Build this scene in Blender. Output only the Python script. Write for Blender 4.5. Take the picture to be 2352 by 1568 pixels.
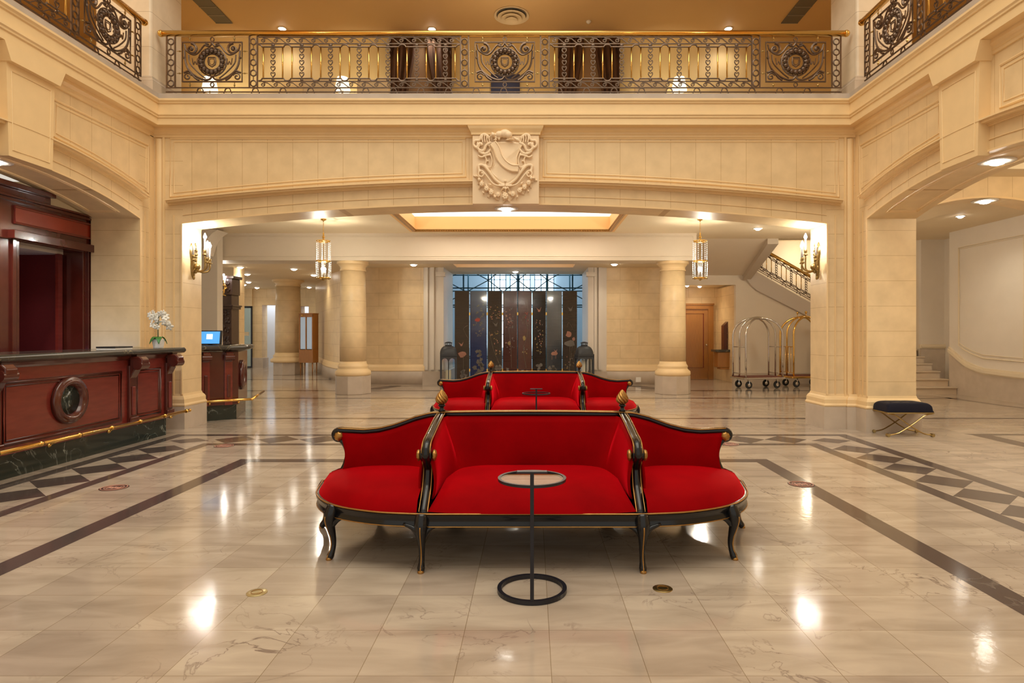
import bpy, math, random
from mathutils import Vector, Matrix
random.seed(7)
PI = math.pi
sc = bpy.context.scene
COL = sc.collection
for o in list(bpy.data.objects): bpy.data.objects.remove(o)

# ------------------------------------------------------------------ camera, world, exposure
F, VX, HY, CH = 1445.0, 1222.0, 765.0, 1.4
cam = bpy.data.cameras.new('camera'); cam_o = bpy.data.objects.new('camera', cam); COL.objects.link(cam_o)
cam_o.location = (0, 0, CH); cam_o.rotation_euler = (PI/2, 0, 0)
cam.sensor_width = 36; cam.lens = F/2352*36
cam.shift_x = -(VX-1176)/2352; cam.shift_y = -(784-HY)/2352
cam.clip_start = .05; cam.clip_end = 200
sc.camera = cam_o
w = bpy.data.worlds.new('world'); sc.world = w; w.use_nodes = True
bg = w.node_tree.nodes['Background']; bg.inputs[0].default_value = (1.0, .92, .79, 1); bg.inputs[1].default_value = .72
sc.view_settings.view_transform = 'Standard'; sc.view_settings.look = 'None'
sc.view_settings.gamma = 1; sc.view_settings.exposure = 0.0; sc.view_settings.use_curve_mapping = False
sc.cycles.max_bounces = 8; sc.cycles.sample_clamp_indirect = 6

def area(name, loc, rot, sx, sy, power, col):
    l = bpy.data.lights.new(name, 'AREA'); l.shape = 'RECTANGLE'; l.size = sx; l.size_y = sy
    l.energy = power; l.color = col
    o = bpy.data.objects.new(name, l); COL.objects.link(o); o.location = loc; o.rotation_euler = rot
    return o
WARM = (1, .85, .62); NEUT = (1, .95, .88); COOL = (.72, .84, 1)
area('atrium_fill', (-.4, 3.5, 10.5), (0, 0, 0), 8, 8, 640, (1, .91, .74))  # unseen overhead area light, added to give the hall light a direction
area('daylight_room', (-.45, 22.5, 5.0), (math.radians(35), 0, 0), 5, 3, 230, (.60, .80, 1))

def pt(name, loc, power, col=WARM, r=.06):
    l = bpy.data.lights.new(name, 'POINT'); l.energy = power; l.color = col; l.shadow_soft_size = r
    o = bpy.data.objects.new(name, l); COL.objects.link(o); o.location = loc; return o
def spot(name, loc, power, col=WARM, ang=130, rot=(0, 0, 0), blend=.8, r=.07):
    l = bpy.data.lights.new(name, 'SPOT'); l.energy = power; l.color = col; l.shadow_soft_size = r
    l.spot_size = math.radians(ang); l.spot_blend = blend
    o = bpy.data.objects.new(name, l); COL.objects.link(o); o.location = loc; o.rotation_euler = rot; return o

# ------------------------------------------------------------------ helpers
def X(px, D): return (px-VX)*D/F
def Z(py, D): return CH-(py-HY)*D/F

class MB:
    def __init__(s, k=1): s.v = []; s.f = []; s.mi = []; s.cur = 0; s.k = k
    def add(s, vs, fs):
        b = len(s.v); s.v += [tuple(p) for p in vs]
        for f in fs: s.f.append([b+i for i in f]); s.mi.append(s.cur)
        return s
    def box(s, x0, x1, y0, y1, z0, z1):
        return s.add([(x0,y0,z0),(x1,y0,z0),(x1,y1,z0),(x0,y1,z0),(x0,y0,z1),(x1,y0,z1),(x1,y1,z1),(x0,y1,z1)],
                     [(0,3,2,1),(4,5,6,7),(0,1,5,4),(1,2,6,5),(2,3,7,6),(3,0,4,7)])
    def obox(s, c, sx, sy, sz, rz=0, rx=0, ry=0):
        m = Matrix.Translation(c) @ Matrix.Rotation(rz,4,'Z') @ Matrix.Rotation(ry,4,'Y') @ Matrix.Rotation(rx,4,'X')
        q = MB().box(-sx/2,sx/2,-sy/2,sy/2,-sz/2,sz/2)
        return s.add([m @ Vector(v) for v in q.v], q.f)
    def tube(s, pts, r, n=6, closed=False, caps=True, flat=None, up=None):
        pts = [Vector(p) for p in pts]; N = len(pts)
        if N < 2: return s
        if s.k != 1: r = [x*s.k for x in r] if isinstance(r, (list, tuple)) else r*s.k
        rs = r if isinstance(r, (list, tuple)) else [r]*N
        ts = []
        for i in range(N):
            if closed: t = pts[(i+1) % N]-pts[i-1]
            else: t = pts[min(i+1,N-1)]-pts[max(i-1,0)]
            ts.append(t.normalized() if t.length > 1e-9 else Vector((0,0,1)))
        if up is None:
            up_ = Vector((0,0,1)) if abs(ts[0].z) < .9 else Vector((1,0,0))
            nr = (up_-ts[0]*up_.dot(ts[0])).normalized()
        else: nr = (Vector(up)-ts[0]*Vector(up).dot(ts[0])).normalized()
        vs = []; a, b = flat if flat else (1, 1)
        for i in range(N):
            if up is not None:
                q = Vector(up)-ts[i]*Vector(up).dot(ts[i])
                if q.length > 1e-4: nr = q.normalized()
            else:
                q = nr-ts[i]*nr.dot(ts[i])
                if q.length > 1e-6: nr = q.normalized()
            bn = ts[i].cross(nr)
            for k in range(n):
                an = 2*PI*(k+.5)/n
                vs.append(pts[i]+nr*(math.cos(an)*rs[i]*a)+bn*(math.sin(an)*rs[i]*b))
        fs = []
        for i in range(N if closed else N-1):
            j = (i+1) % N
            for k in range(n):
                k2 = (k+1) % n
                fs.append((i*n+k, i*n+k2, j*n+k2, j*n+k))
        if caps and not closed:
            fs.append(tuple(reversed(range(n)))); fs.append(tuple((N-1)*n+k for k in range(n)))
        return s.add(vs, fs)
    def lathe(s, c, prof, n=24, sq=1.0, axis='Z', rib=0, ribd=0, twist=0):
        vs = []; P = len(prof)
        for j, (r, z) in enumerate(prof):
            for k in range(n):
                a = 2*PI*k/n
                rr = r*(1+ribd*math.cos(rib*(a+twist*z))) if rib else r
                p = (rr*math.cos(a), rr*math.sin(a)*sq, z)
                if axis == 'X': p = (p[2], p[0], p[1])
                elif axis == 'Y': p = (p[0], p[2], p[1])
                vs.append((c[0]+p[0], c[1]+p[1], c[2]+p[2]))
        fs = []
        for j in range(P-1):
            for k in range(n):
                k2 = (k+1) % n
                fs.append((j*n+k, j*n+k2, (j+1)*n+k2, (j+1)*n+k))
        fs.append(tuple(reversed(range(n)))); fs.append(tuple((P-1)*n+k for k in range(n)))
        return s.add(vs, fs)
    def ell(s, c, rx, ry, rz, n=10, m=6, rot=None):
        vs = []; fs = []
        for j in range(m+1):
            th = PI*j/m
            for k in range(n):
                a = 2*PI*k/n
                p = Vector((rx*math.sin(th)*math.cos(a), ry*math.sin(th)*math.sin(a), rz*math.cos(th)))
                if rot is not None: p = rot @ p
                vs.append((c[0]+p.x, c[1]+p.y, c[2]+p.z))
        for j in range(m):
            for k in range(n):
                k2 = (k+1) % n
                fs.append((j*n+k, (j+1)*n+k, (j+1)*n+k2, j*n+k2))
        return s.add(vs, fs)
    def grid(s, rows, closed=False):
        R = len(rows); Cn = len(rows[0]); vs = [p for r in rows for p in r]; fs = []
        for i in range(R-1):
            for k in range(Cn if closed else Cn-1):
                k2 = (k+1) % Cn
                fs.append((i*Cn+k, i*Cn+k2, (i+1)*Cn+k2, (i+1)*Cn+k))
        return s.add(vs, fs)
    def prism(s, poly, fn0, fn1):
        n = len(poly); vs = [fn0(*p) for p in poly]+[fn1(*p) for p in poly]
        fs = [tuple(range(n)), tuple(reversed(range(n, 2*n)))]
        for i in range(n): j = (i+1) % n; fs.append((i, i+n, j+n, j))
        return s.add(vs, fs)
    def thick(s): return s
    def build(s, name, mats, parent=None, smooth=False, bevel=0, solid=0, angle=None):
        me = bpy.data.meshes.new(name); me.from_pydata(s.v, [], s.f)
        if not isinstance(mats, (list, tuple)): mats = [mats]
        for m in mats: me.materials.append(m)
        for i, p in enumerate(me.polygons): p.material_index = s.mi[i]; p.use_smooth = smooth
        me.validate(); me.update()
        import bmesh
        b = bmesh.new(); b.from_mesh(me); bmesh.ops.recalc_face_normals(b, faces=b.faces); b.to_mesh(me); b.free()
        if smooth and angle:
            try: me.set_sharp_from_angle(angle=math.radians(angle))
            except Exception: pass
        o = bpy.data.objects.new(name, me); COL.objects.link(o)
        if parent: o.parent = parent; o.matrix_parent_inverse = parent.matrix_world.inverted() if False else Matrix.Identity(4)
        if solid:
            md = o.modifiers.new('s', 'SOLIDIFY'); md.thickness = solid; md.offset = 0
        if bevel:
            md = o.modifiers.new('b', 'BEVEL'); md.width = bevel; md.segments = 2; md.limit_method = 'ANGLE'
        return o

def tag(o, label=None, cat=None, group=None, kind=None):
    if label: o['label'] = label
    if cat: o['category'] = cat
    if group: o['group'] = group
    if kind: o['kind'] = kind
    return o
def empty(name, loc, rz=0, label=None, cat=None, group=None):
    o = bpy.data.objects.new(name, None); COL.objects.link(o); o.location = loc; o.rotation_euler = (0,0,rz)
    o.empty_display_size = .1
    return tag(o, label, cat, group)
def struct(o, label=None, cat=None): return tag(o, label, cat, kind='structure')
KIDS = {}
def kids(o): return [c for c in COL.objects if c.parent == o]
def copy_tree(o, parent=None):
    c = o.copy(); COL.objects.link(c); c.parent = parent
    for ch in kids(o): copy_tree(ch, c)
    return c
def smooth_pts(P, n=6, closed=False):
    P = [Vector(p) for p in P]; out = []; N = len(P)
    rng = range(N if closed else N-1)
    for i in rng:
        p0 = P[i-1] if (closed or i > 0) else P[0]*2-P[1]
        p1 = P[i]; p2 = P[(i+1) % N]
        p3 = P[(i+2) % N] if (closed or i+2 < N) else P[-1]*2-P[-2]
        for k in range(n):
            t = k/n
            out.append(.5*((2*p1)+(p2-p0)*t+(2*p0-5*p1+4*p2-p3)*t*t+(3*p1-p0-3*p2+p3)*t**3))
    if not closed: out.append(P[-1])
    return out
def interp(xs, ys, x):
    if x <= xs[0]: return ys[0]
    for i in range(len(xs)-1):
        if x <= xs[i+1]:
            t = (x-xs[i])/(xs[i+1]-xs[i]); return ys[i]+(ys[i+1]-ys[i])*t
    return ys[-1]
def spiral(cx, cz, r0, r1, a0, turns, n=20):
    return [(cx+(r0+(r1-r0)*k/n)*math.cos(a0+turns*2*PI*k/n), cz+(r0+(r1-r0)*k/n)*math.sin(a0+turns*2*PI*k/n)) for k in range(n+1)]
def sweep_profile(mb, path, prof, sign=1):
    """mitred sweep of (out, z) profile along a plan polyline"""
    P = [Vector((p[0], p[1])) for p in path]; N = len(P); rows = []
    for i in range(N):
        def nrm(a, b):
            d = (b-a).normalized(); return Vector((-d.y, d.x))*sign
        if i == 0: m = nrm(P[0], P[1])
        elif i == N-1: m = nrm(P[-2], P[-1])
        else:
            n1, n2 = nrm(P[i-1], P[i]), nrm(P[i], P[i+1]); m = n1+n2
            m = m/ max(m.dot(n1), .2)
        rows.append([(P[i].x+m.x*o_, P[i].y+m.y*o_, z) for o_, z in prof])
    mb.grid(rows, closed=True)
    mb.add(rows[0], [tuple(range(len(prof)))]); mb.add(rows[-1], [tuple(reversed(range(len(prof))))])
    return mb

# ------------------------------------------------------------------ materials
def newmat(name):
    m = bpy.data.materials.new(name); m.use_nodes = True
    return m, m.node_tree, m.node_tree.nodes['Principled BSDF']
def simple(name, col, rough=.5, metal=0, noise=0, nscale=20, bump=0, coat=0, spec=None, sheen=0, trans=0, emit=None, es=0, alpha=1, stretch=(1,1,1)):
    m, t, b = newmat(name)
    b.inputs['Base Color'].default_value = (*col, 1); b.inputs['Roughness'].default_value = rough
    b.inputs['Metallic'].default_value = metal; b.inputs['Coat Weight'].default_value = coat
    b.inputs['Coat Roughness'].default_value = .08
    if spec is not None: b.inputs['Specular IOR Level'].default_value = spec
    if sheen: b.inputs['Sheen Weight'].default_value = sheen; b.inputs['Sheen Roughness'].default_value = .35
    if trans: b.inputs['Transmission Weight'].default_value = trans
    if emit: b.inputs['Emission Color'].default_value = (*emit, 1); b.inputs['Emission Strength'].default_value = es
    if alpha < 1: b.inputs['Alpha'].default_value = alpha
    if noise or bump:
        tc = t.nodes.new('ShaderNodeTexCoord'); mp = t.nodes.new('ShaderNodeMapping'); mp.inputs['Scale'].default_value = stretch
        nz = t.nodes.new('ShaderNodeTexNoise'); nz.inputs['Scale'].default_value = nscale; nz.inputs['Detail'].default_value = 5
        t.links.new(tc.outputs['Object'], mp.inputs[0]); t.links.new(mp.outputs[0], nz.inputs['Vector'])
        if noise:
            mx = t.nodes.new('ShaderNodeMix'); mx.data_type = 'RGBA'
            mx.inputs[6].default_value = (*[c*(1-noise) for c in col], 1); mx.inputs[7].default_value = (*[min(1, c*(1+noise)) for c in col], 1)
            t.links.new(nz.outputs[0], mx.inputs[0]); t.links.new(mx.outputs[2], b.inputs['Base Color'])
        if bump:
            bp = t.nodes.new('ShaderNodeBump'); bp.inputs['Strength'].default_value = bump; bp.inputs['Distance'].default_value = .01
            t.links.new(nz.outputs[0], bp.inputs['Height']); t.links.new(bp.outputs[0], b.inputs['Normal'])
    return m

def stone(name, axis, c1, c2, mortar, bw=.8, bh=.357, rough=.38, off=.5, zoff=0., mort=.004):
    m, t, b = newmat(name)
    g = t.nodes.new('ShaderNodeNewGeometry'); sp = t.nodes.new('ShaderNodeSeparateXYZ'); t.links.new(g.outputs['Position'], sp.inputs[0])
    cb = t.nodes.new('ShaderNodeCombineXYZ')
    if axis in ('X', 'Y'):
        sn = t.nodes.new('ShaderNodeSeparateXYZ'); t.links.new(g.outputs['True Normal'], sn.inputs[0])
        def mth(op, a, b_=None):
            nd = t.nodes.new('ShaderNodeMath'); nd.operation = op
            for i_, v_ in enumerate((a, b_)):
                if v_ is None: continue
                if isinstance(v_, (int, float)): nd.inputs[i_].default_value = v_
                else: t.links.new(v_, nd.inputs[i_])
            return nd.outputs[0]
        k_ = mth('GREATER_THAN', mth('ABSOLUTE', sn.outputs['X']), .7)
        u_ = mth('ADD', mth('MULTIPLY', k_, sp.outputs['Y']), mth('MULTIPLY', mth('SUBTRACT', 1, k_), sp.outputs['X']))
        t.links.new(u_, cb.inputs[0])
    elif axis == 'N': cb.inputs[0].default_value = 20.3
    elif axis == 'C':
        a = t.nodes.new('ShaderNodeMath'); a.operation = 'SUBTRACT'; t.links.new(sp.outputs['X'], a.inputs[0]); t.links.new(sp.outputs['Y'], a.inputs[1]); t.links.new(a.outputs[0], cb.inputs[0])
    za = t.nodes.new('ShaderNodeMath'); za.operation = 'ADD'; za.inputs[1].default_value = zoff
    t.links.new(sp.outputs['Z'], za.inputs[0]); t.links.new(za.outputs[0], cb.inputs[1])
    br = t.nodes.new('ShaderNodeTexBrick'); t.links.new(cb.outputs[0], br.inputs['Vector'])
    br.inputs['Color1'].default_value = (*c1, 1); br.inputs['Color2'].default_value = (*c2, 1); br.inputs['Mortar'].default_value = (*mortar, 1)
    br.inputs['Scale'].default_value = 1; br.inputs['Mortar Size'].default_value = mort; br.inputs['Mortar Smooth'].default_value = .1
    br.inputs['Brick Width'].default_value = bw; br.inputs['Row Height'].default_value = bh; br.offset = off
    nz = t.nodes.new('ShaderNodeTexNoise'); nz.inputs['Scale'].default_value = 5; nz.inputs['Detail'].default_value = 8
    t.links.new(g.outputs['Position'], nz.inputs['Vector'])
    mx = t.nodes.new('ShaderNodeMix'); mx.data_type = 'RGBA'; mx.blend_type = 'MULTIPLY'; mx.inputs[0].default_value = 1
    rp = t.nodes.new('ShaderNodeValToRGB'); rp.color_ramp.elements[0].position = .3; rp.color_ramp.elements[0].color = (.88,.87,.85,1)
    rp.color_ramp.elements[1].position = .7; rp.color_ramp.elements[1].color = (1,1,1,1)
    t.links.new(nz.outputs[0], rp.inputs[0]); t.links.new(br.outputs[0], mx.inputs[6]); t.links.new(rp.outputs[0], mx.inputs[7])
    t.links.new(mx.outputs[2], b.inputs['Base Color']); b.inputs['Roughness'].default_value = rough
    return m
S1, S2, SM = (.85,.645,.375), (.83,.615,.345), (.60,.39,.18)
stone_x = stone('cream_stone', 'X', S1, S2, SM)
stone_y = stone('cream_stone_side', 'Y', S1, S2, SM)
stone_v = stone('cream_stone_frieze', 'X', S1, S2, SM, bw=.37, bh=20, zoff=9, mort=.003)
stone_c = stone('cream_stone_curved', 'C', S1, S2, SM, bw=1.1)
stone_r = stone('cream_stone_round', 'N', S1, S1, SM, bw=50, mort=.003)
stone_p = simple('cream_stone_plain', (.86,.63,.34), .4, noise=.06, nscale=6)
pale_x = simple('pale_stone', (.75,.66,.54), .55, noise=.05, nscale=3)
pale_y = simple('pale_wing_plaster', (.77,.69,.59), .55, noise=.05, nscale=3)
pale_pl = simple('pale_plain_stone', (.75,.64,.50), .5, noise=.04, nscale=3)
carve = simple('carved_stone', (.86,.66,.43), .5, noise=.05, nscale=8)
plaster = simple('ceiling_plaster', (.82,.68,.47), .7, noise=.04, nscale=2)
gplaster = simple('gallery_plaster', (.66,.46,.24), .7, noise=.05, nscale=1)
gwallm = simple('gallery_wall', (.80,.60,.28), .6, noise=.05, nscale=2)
basem = stone('marble_base', 'N', (.60,.50,.40), (.60,.50,.40), (.5,.4,.3), bw=.9, bh=9, zoff=4)
ledgem = simple('ledge_marble', (.50,.42,.35), .3, noise=.15, nscale=6)
velvet = simple('red_velvet', (.27,.0003,.002), .7, noise=.45, nscale=3, sheen=1, spec=.03)
vt = velvet.node_tree; vt.nodes['Principled BSDF'].inputs['Sheen Weight'].default_value = 0
vs_ = vt.nodes.new('ShaderNodeBsdfSheen'); vs_.inputs['Color'].default_value = (1,.012,.03,1); vs_.inputs['Roughness'].default_value = .32
va_ = vt.nodes.new('ShaderNodeAddShader'); vt.links.new(vt.nodes['Principled BSDF'].outputs[0], va_.inputs[0]); vt.links.new(vs_.outputs[0], va_.inputs[1])
vt.links.new(va_.outputs[0], vt.nodes['Material Output'].inputs[0])
black = simple('black_lacquer', (.006,.006,.008), .2, coat=.25, spec=.35)
gilt = simple('gilding', (.42,.22,.06), .36, metal=.8, noise=.35, nscale=30)
brass = simple('polished_brass', (.86,.55,.16), .14, metal=1)
brassd = simple('aged_brass', (.42,.30,.12), .28, metal=1, noise=.25, nscale=20)
iron = simple('bronzed_iron', (.15,.10,.07), .35, metal=.75, noise=.3, nscale=30)
chrome = simple('chrome', (.72,.70,.68), .12, metal=1)
steel = simple('dark_steel', (.018,.018,.026), .3, metal=.2)
mahog = simple('mahogany', (.18,.024,.016), .22, noise=.35, nscale=4, coat=.4, stretch=(1,1,6))
mahogd = simple('dark_mahogany', (.085,.014,.008), .2, noise=.3, nscale=5, coat=.5)
redcloth = simple('dark_red_panel', (.13,.006,.008), .7, noise=.2, nscale=80)
oak = simple('varnished_oak', (.36,.145,.026), .35, noise=.35, nscale=9, stretch=(8,8,.5), coat=.2)
rubber = simple('black_rubber', (.02,.02,.02), .6)
navy = simple('navy_velvet', (.004,.004,.014), .7, sheen=.08, spec=.2)
whitec = simple('white_ceramic', (.85,.84,.82), .25)
petal = simple('white_petal', (.86,.84,.76), .55)
leafm = simple('green_leaf', (.03,.16,.02), .35)
stemm = simple('dark_stem', (.04,.07,.02), .5)
glow = simple('lamp_glow', (1,1,1), .5, emit=(1,.93,.80), es=38)
glowb = simple('bulb_glow', (1,1,1), .5, emit=(.95,.96,1), es=45)
covel = simple('cove_glow', (1,1,1), .5, emit=(1,.92,.80), es=1.7)
dayglow = simple('daylight_glass', (1,1,1), .5, emit=(.82,.93,1), es=3.0)
trimw = simple('white_enamel', (.80,.76,.70), .35)
wax = simple('candle_wax', (.80,.72,.52), .5)
lantm = simple('lantern_metal', (.035,.038,.045), .45)
curt = simple('brown_curtain', (.10,.045,.02), .85, noise=.5, nscale=5)
scafm = simple('scaffold_steel', (.07,.16,.19), .5, metal=.4)
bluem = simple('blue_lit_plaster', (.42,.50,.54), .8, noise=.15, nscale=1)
ventm = simple('vent_grille', (.14,.13,.12), .5)
blackp = simple('black_plastic', (.012,.012,.015), .4)
screenm = simple('monitor_screen', (.02,.1,.3), .3, emit=(.10,.42,.85), es=1.0)
screenw = simple('screen_window', (.8,.9,1), .3, emit=(.65,.88,1), es=1.0)
tread = simple('tread_stone', (.62,.50,.37), .4, noise=.1, nscale=5)
flowerm = simple('orange_flower', (.7,.16,.05), .6)
def glass_mat(name, col=(1,1,1), mixf=.12, rough=.02):
    m, t, b = newmat(name); t.nodes.remove(b)
    out = t.nodes['Material Output']; tr = t.nodes.new('ShaderNodeBsdfTransparent'); tr.inputs[0].default_value = (*col, 1)
    gl = t.nodes.new('ShaderNodeBsdfGlossy'); gl.inputs['Roughness'].default_value = rough
    mx = t.nodes.new('ShaderNodeMixShader'); mx.inputs[0].default_value = mixf
    t.links.new(tr.outputs[0], mx.inputs[1]); t.links.new(gl.outputs[0], mx.inputs[2]); t.links.new(mx.outputs[0], out.inputs[0]); return m
glass = glass_mat('clear_glass', (.96,.97,.97), .05)
glasst = glass_mat('table_glass', (.80,.84,.92), .45)
glassf = glass_mat('door_glass', (.60,.66,.58), .15, .15)

def veined(name, base, vein, scale=2.2, thresh=.025, rough=.15, noise2=None):
    m, t, b = newmat(name)
    g = t.nodes.new('ShaderNodeNewGeometry')
    n1 = t.nodes.new('ShaderNodeTexNoise'); n1.inputs['Scale'].default_value = scale; n1.inputs['Detail'].default_value = 9; n1.inputs['Distortion'].default_value = 1.2
    t.links.new(g.outputs['Position'], n1.inputs['Vector'])
    a = t.nodes.new('ShaderNodeMath'); a.operation = 'SUBTRACT'; a.inputs[1].default_value = .5; t.links.new(n1.outputs[0], a.inputs[0])
    ab = t.nodes.new('ShaderNodeMath'); ab.operation = 'ABSOLUTE'; t.links.new(a.outputs[0], ab.inputs[0])
    r = t.nodes.new('ShaderNodeValToRGB'); r.color_ramp.elements[0].position = 0; r.color_ramp.elements[0].color = (1,1,1,1)
    r.color_ramp.elements[1].position = thresh; r.color_ramp.elements[1].color = (0,0,0,1); t.links.new(ab.outputs[0], r.inputs[0])
    n2 = t.nodes.new('ShaderNodeTexNoise'); n2.inputs['Scale'].default_value = 1.3; n2.inputs['Detail'].default_value = 3; t.links.new(g.outputs['Position'], n2.inputs['Vector'])
    r2 = t.nodes.new('ShaderNodeValToRGB'); r2.color_ramp.elements[0].position = .48; r2.color_ramp.elements[1].position = .65; t.links.new(n2.outputs[0], r2.inputs[0])
    mu = t.nodes.new('ShaderNodeMath'); mu.operation = 'MULTIPLY'; t.links.new(r.outputs[0], mu.inputs[0]); t.links.new(r2.outputs[0], mu.inputs[1])
    mx = t.nodes.new('ShaderNodeMix'); mx.data_type = 'RGBA'; mx.inputs[6].default_value = (*base, 1); mx.inputs[7].default_value = (*vein, 1)
    t.links.new(mu.outputs[0], mx.inputs[0]); t.links.new(mx.outputs[2], b.inputs['Base Color']); b.inputs['Roughness'].default_value = rough
    return m, t, b, mx, g
green_m = veined('green_marble', (.020,.030,.026), (.35,.40,.36), 2.6, .012, .12)[0]
top_m = veined('dark_marble_top', (.055,.05,.042), (.25,.21,.13), 3.5, .02, .10)[0]
inlay, t_, b_, _, _ = veined('dark_inlay_marble', (.085,.062,.058), (.16,.13,.11), 3, .03, .12)

def floor_mat():
    m, t, b, mx, g = veined('polished_floor_stone', (.50,.41,.30), (.20,.145,.12), 2.6, .010, .10)
    mp = t.nodes.new('ShaderNodeMapping'); mp.inputs['Location'].default_value = (-.08+.397*20, -3.756+.395*30, 0)
    t.links.new(g.outputs['Position'], mp.inputs[0])
    br = t.nodes.new('ShaderNodeTexBrick'); br.offset = 0; t.links.new(mp.outputs[0], br.inputs['Vector'])
    br.inputs['Color1'].default_value = (.54,.45,.355,1); br.inputs['Color2'].default_value = (.40,.32,.255,1); br.inputs['Mortar'].default_value = (.27,.20,.13,1)
    br.inputs['Scale'].default_value = 1; br.inputs['Brick Width'].default_value = .397; br.inputs['Row Height'].default_value = .395
    br.inputs['Mortar Size'].default_value = .0016; br.inputs['Mortar Smooth'].default_value = .1; br.inputs['Bias'].default_value = -.25
    nz = t.nodes.new('ShaderNodeTexNoise'); nz.inputs['Scale'].default_value = 3; nz.inputs['Detail'].default_value = 9; nz.inputs['Distortion'].default_value = .6
    mp2 = t.nodes.new('ShaderNodeMapping'); mp2.inputs['Scale'].default_value = (.6, 2.2, 1); t.links.new(g.outputs['Position'], mp2.inputs[0]); t.links.new(mp2.outputs[0], nz.inputs['Vector'])
    rp = t.nodes.new('ShaderNodeValToRGB'); rp.color_ramp.elements[0].position = .30; rp.color_ramp.elements[0].color = (.76,.74,.72,1)
    rp.color_ramp.elements[1].position = .62; rp.color_ramp.elements[1].color = (1.04,1.04,1.04,1); t.links.new(nz.outputs[0], rp.inputs[0])
    ml = t.nodes.new('ShaderNodeMix'); ml.data_type = 'RGBA'; ml.blend_type = 'MULTIPLY'; ml.inputs[0].default_value = 1
    t.links.new(br.outputs[0], ml.inputs[6]); t.links.new(rp.outputs[0], ml.inputs[7]); t.links.new(ml.outputs[2], mx.inputs[6])
    nb = t.nodes.new('ShaderNodeTexNoise'); nb.inputs['Scale'].default_value = 14; nb.inputs['Detail'].default_value = 4; t.links.new(g.outputs['Position'], nb.inputs['Vector'])
    bp = t.nodes.new('ShaderNodeBump'); bp.inputs['Strength'].default_value = .06; bp.inputs['Distance'].default_value = .01
    t.links.new(nb.outputs[0], bp.inputs['Height']); t.links.new(bp.outputs[0], b.inputs['Normal'])
    b.inputs['Roughness'].default_value = .11
    b.inputs['Specular IOR Level'].default_value = .7
    return m
floorm = floor_mat()

# ------------------------------------------------------------------ floor with inlay
fm = MB(); fm.add([(-15,-4,0),(13,-4,0),(13,28,0),(-15,28,0)], [(0,1,2,3)])
fm.cur = 1
def q(x0, x1, y0, y1, z=.0006): fm.add([(x0,y0,z),(x1,y0,z),(x1,y1,z),(x0,y1,z)], [(0,1,2,3)])
def border(xl0, xl1, xr0, xr1, y0, y1, yn=-2):      # U strip: outer xl0/xr1/y1, inner xl1/xr0/y0
    q(xl0, xl1, yn, y1); q(xr0, xr1, yn, y1); q(xl1, xr0, y0, y1)
border(-3.24, -3.07, 2.44, 2.61, 6.83, 7.0)
border(-4.91, -4.76, 4.18, 4.34, 8.57, 8.72)
border(-4.18, -4.05, 3.47, 3.62, 7.86, 8.0)
def dia(cx, cy, a, b): fm.add([(cx-a,cy,.0007),(cx,cy-b,.0007),(cx+a,cy,.0007),(cx,cy+b,.0007)], [(0,1,2,3)])
for k in range(22):
    cy = 7.86-.27-.545*k
    dia(3.90, cy, .28, .27); dia(-4.47, cy, .29, .27)
n = 14; x0, x1 = -4.18, 3.62
for k in range(n+0):
    cx = x0+(x1-x0)*(k+.5)/n; dia(cx, 8.285, (x1-x0)/n/2, .285)
dia(3.90, 8.2, .26, .2); dia(-4.47, 8.2, .26, .2)
for D, wd in ((10.34,.15), (13.55,.19), (15.35,.22), (19.0,.30)): q(-11, 9.2 if D < 14 else 7, D-wd/2, D+wd/2)
fm.add([(X(2215,8.75),8.75,.0006),(12,8.75,.0006),(12,8.62,.0006),(X(2240,8.62),8.62,.0006)], [(0,1,2,3)])
fm.add([(6.05,8.72,.0007),(6.30,8.72,.0007),(6.30,4,.0007),(6.05,4,.0007)], [(0,1,2,3)])
fm.add([(7.5,14.05,.0006),(9.0,14.05,.0006),(9.35,10.8,.0006),(9.2,10.8,.0006),(8.9,13.93,.0006),(7.5,13.93,.0006)], [(0,1,2,3,4,5)])
# diagonal inlays deep in the hall
for sx in (-1, 1):
    c = -.45
    fm.add([(c+sx*3.4,16.7,.0006),(c+sx*2.1,16.7,.0006),(c+sx*2.1,16.6,.0006),(c+sx*3.3,16.6,.0006)], [(0,1,2,3)])
    fm.add([(c+sx*3.4,16.7,.0006),(c+sx*3.0,16.7,.0006),(c+sx*3.3,15.6,.0006),(c+sx*3.9,15.6,.0006)], [(0,1,2,3)])
fl = struct(fm.build('floor', [floorm, inlay]))

# ------------------------------------------------------------------ hall walls with flat arches
XC = -.404; XL, XR = -5.568, 4.76; FW, FB = 9.24, 9.76
def arch_fn(a, b, zs, za):
    c = (a+b)/2; h = (b-a)/2; s = za-zs; R = (h*h+s*s)/(2*s)
    return lambda u: za-R+math.sqrt(max(R*R-(u-c)**2, 0))
def arch_wall(mb, mp, u0, u1, a, b, zs, za, ztop, th, n=40):
    f = arch_fn(a, b, zs, za)
    us = [a+(b-a)*i/n for i in range(n+1)]
    for w_ in (0, th):
        mb.cur = 1; mb.grid([[mp(u, w_, f(u)), mp(u, w_, ztop)] for u in us]); mb.cur = 0
        for (p, r) in ((u0, a), (b, u1)):
            mb.add([mp(p,w_,0), mp(r,w_,0), mp(r,w_,ztop), mp(p,w_,ztop)], [(0,1,2,3)])
    mb.grid([[mp(u, 0, f(u)), mp(u, th, f(u))] for u in us])
    for p in (a, b): mb.add([mp(p,0,0), mp(p,th,0), mp(p,th,zs), mp(p,0,zs)], [(0,1,2,3)])
    for p in (u0, u1): mb.add([mp(p,0,0), mp(p,th,0), mp(p,th,ztop), mp(p,0,ztop)], [(0,1,2,3)])
    mb.add([mp(u0,0,ztop), mp(u1,0,ztop), mp(u1,th,ztop), mp(u0,th,ztop)], [(0,1,2,3)])
    return f
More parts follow.
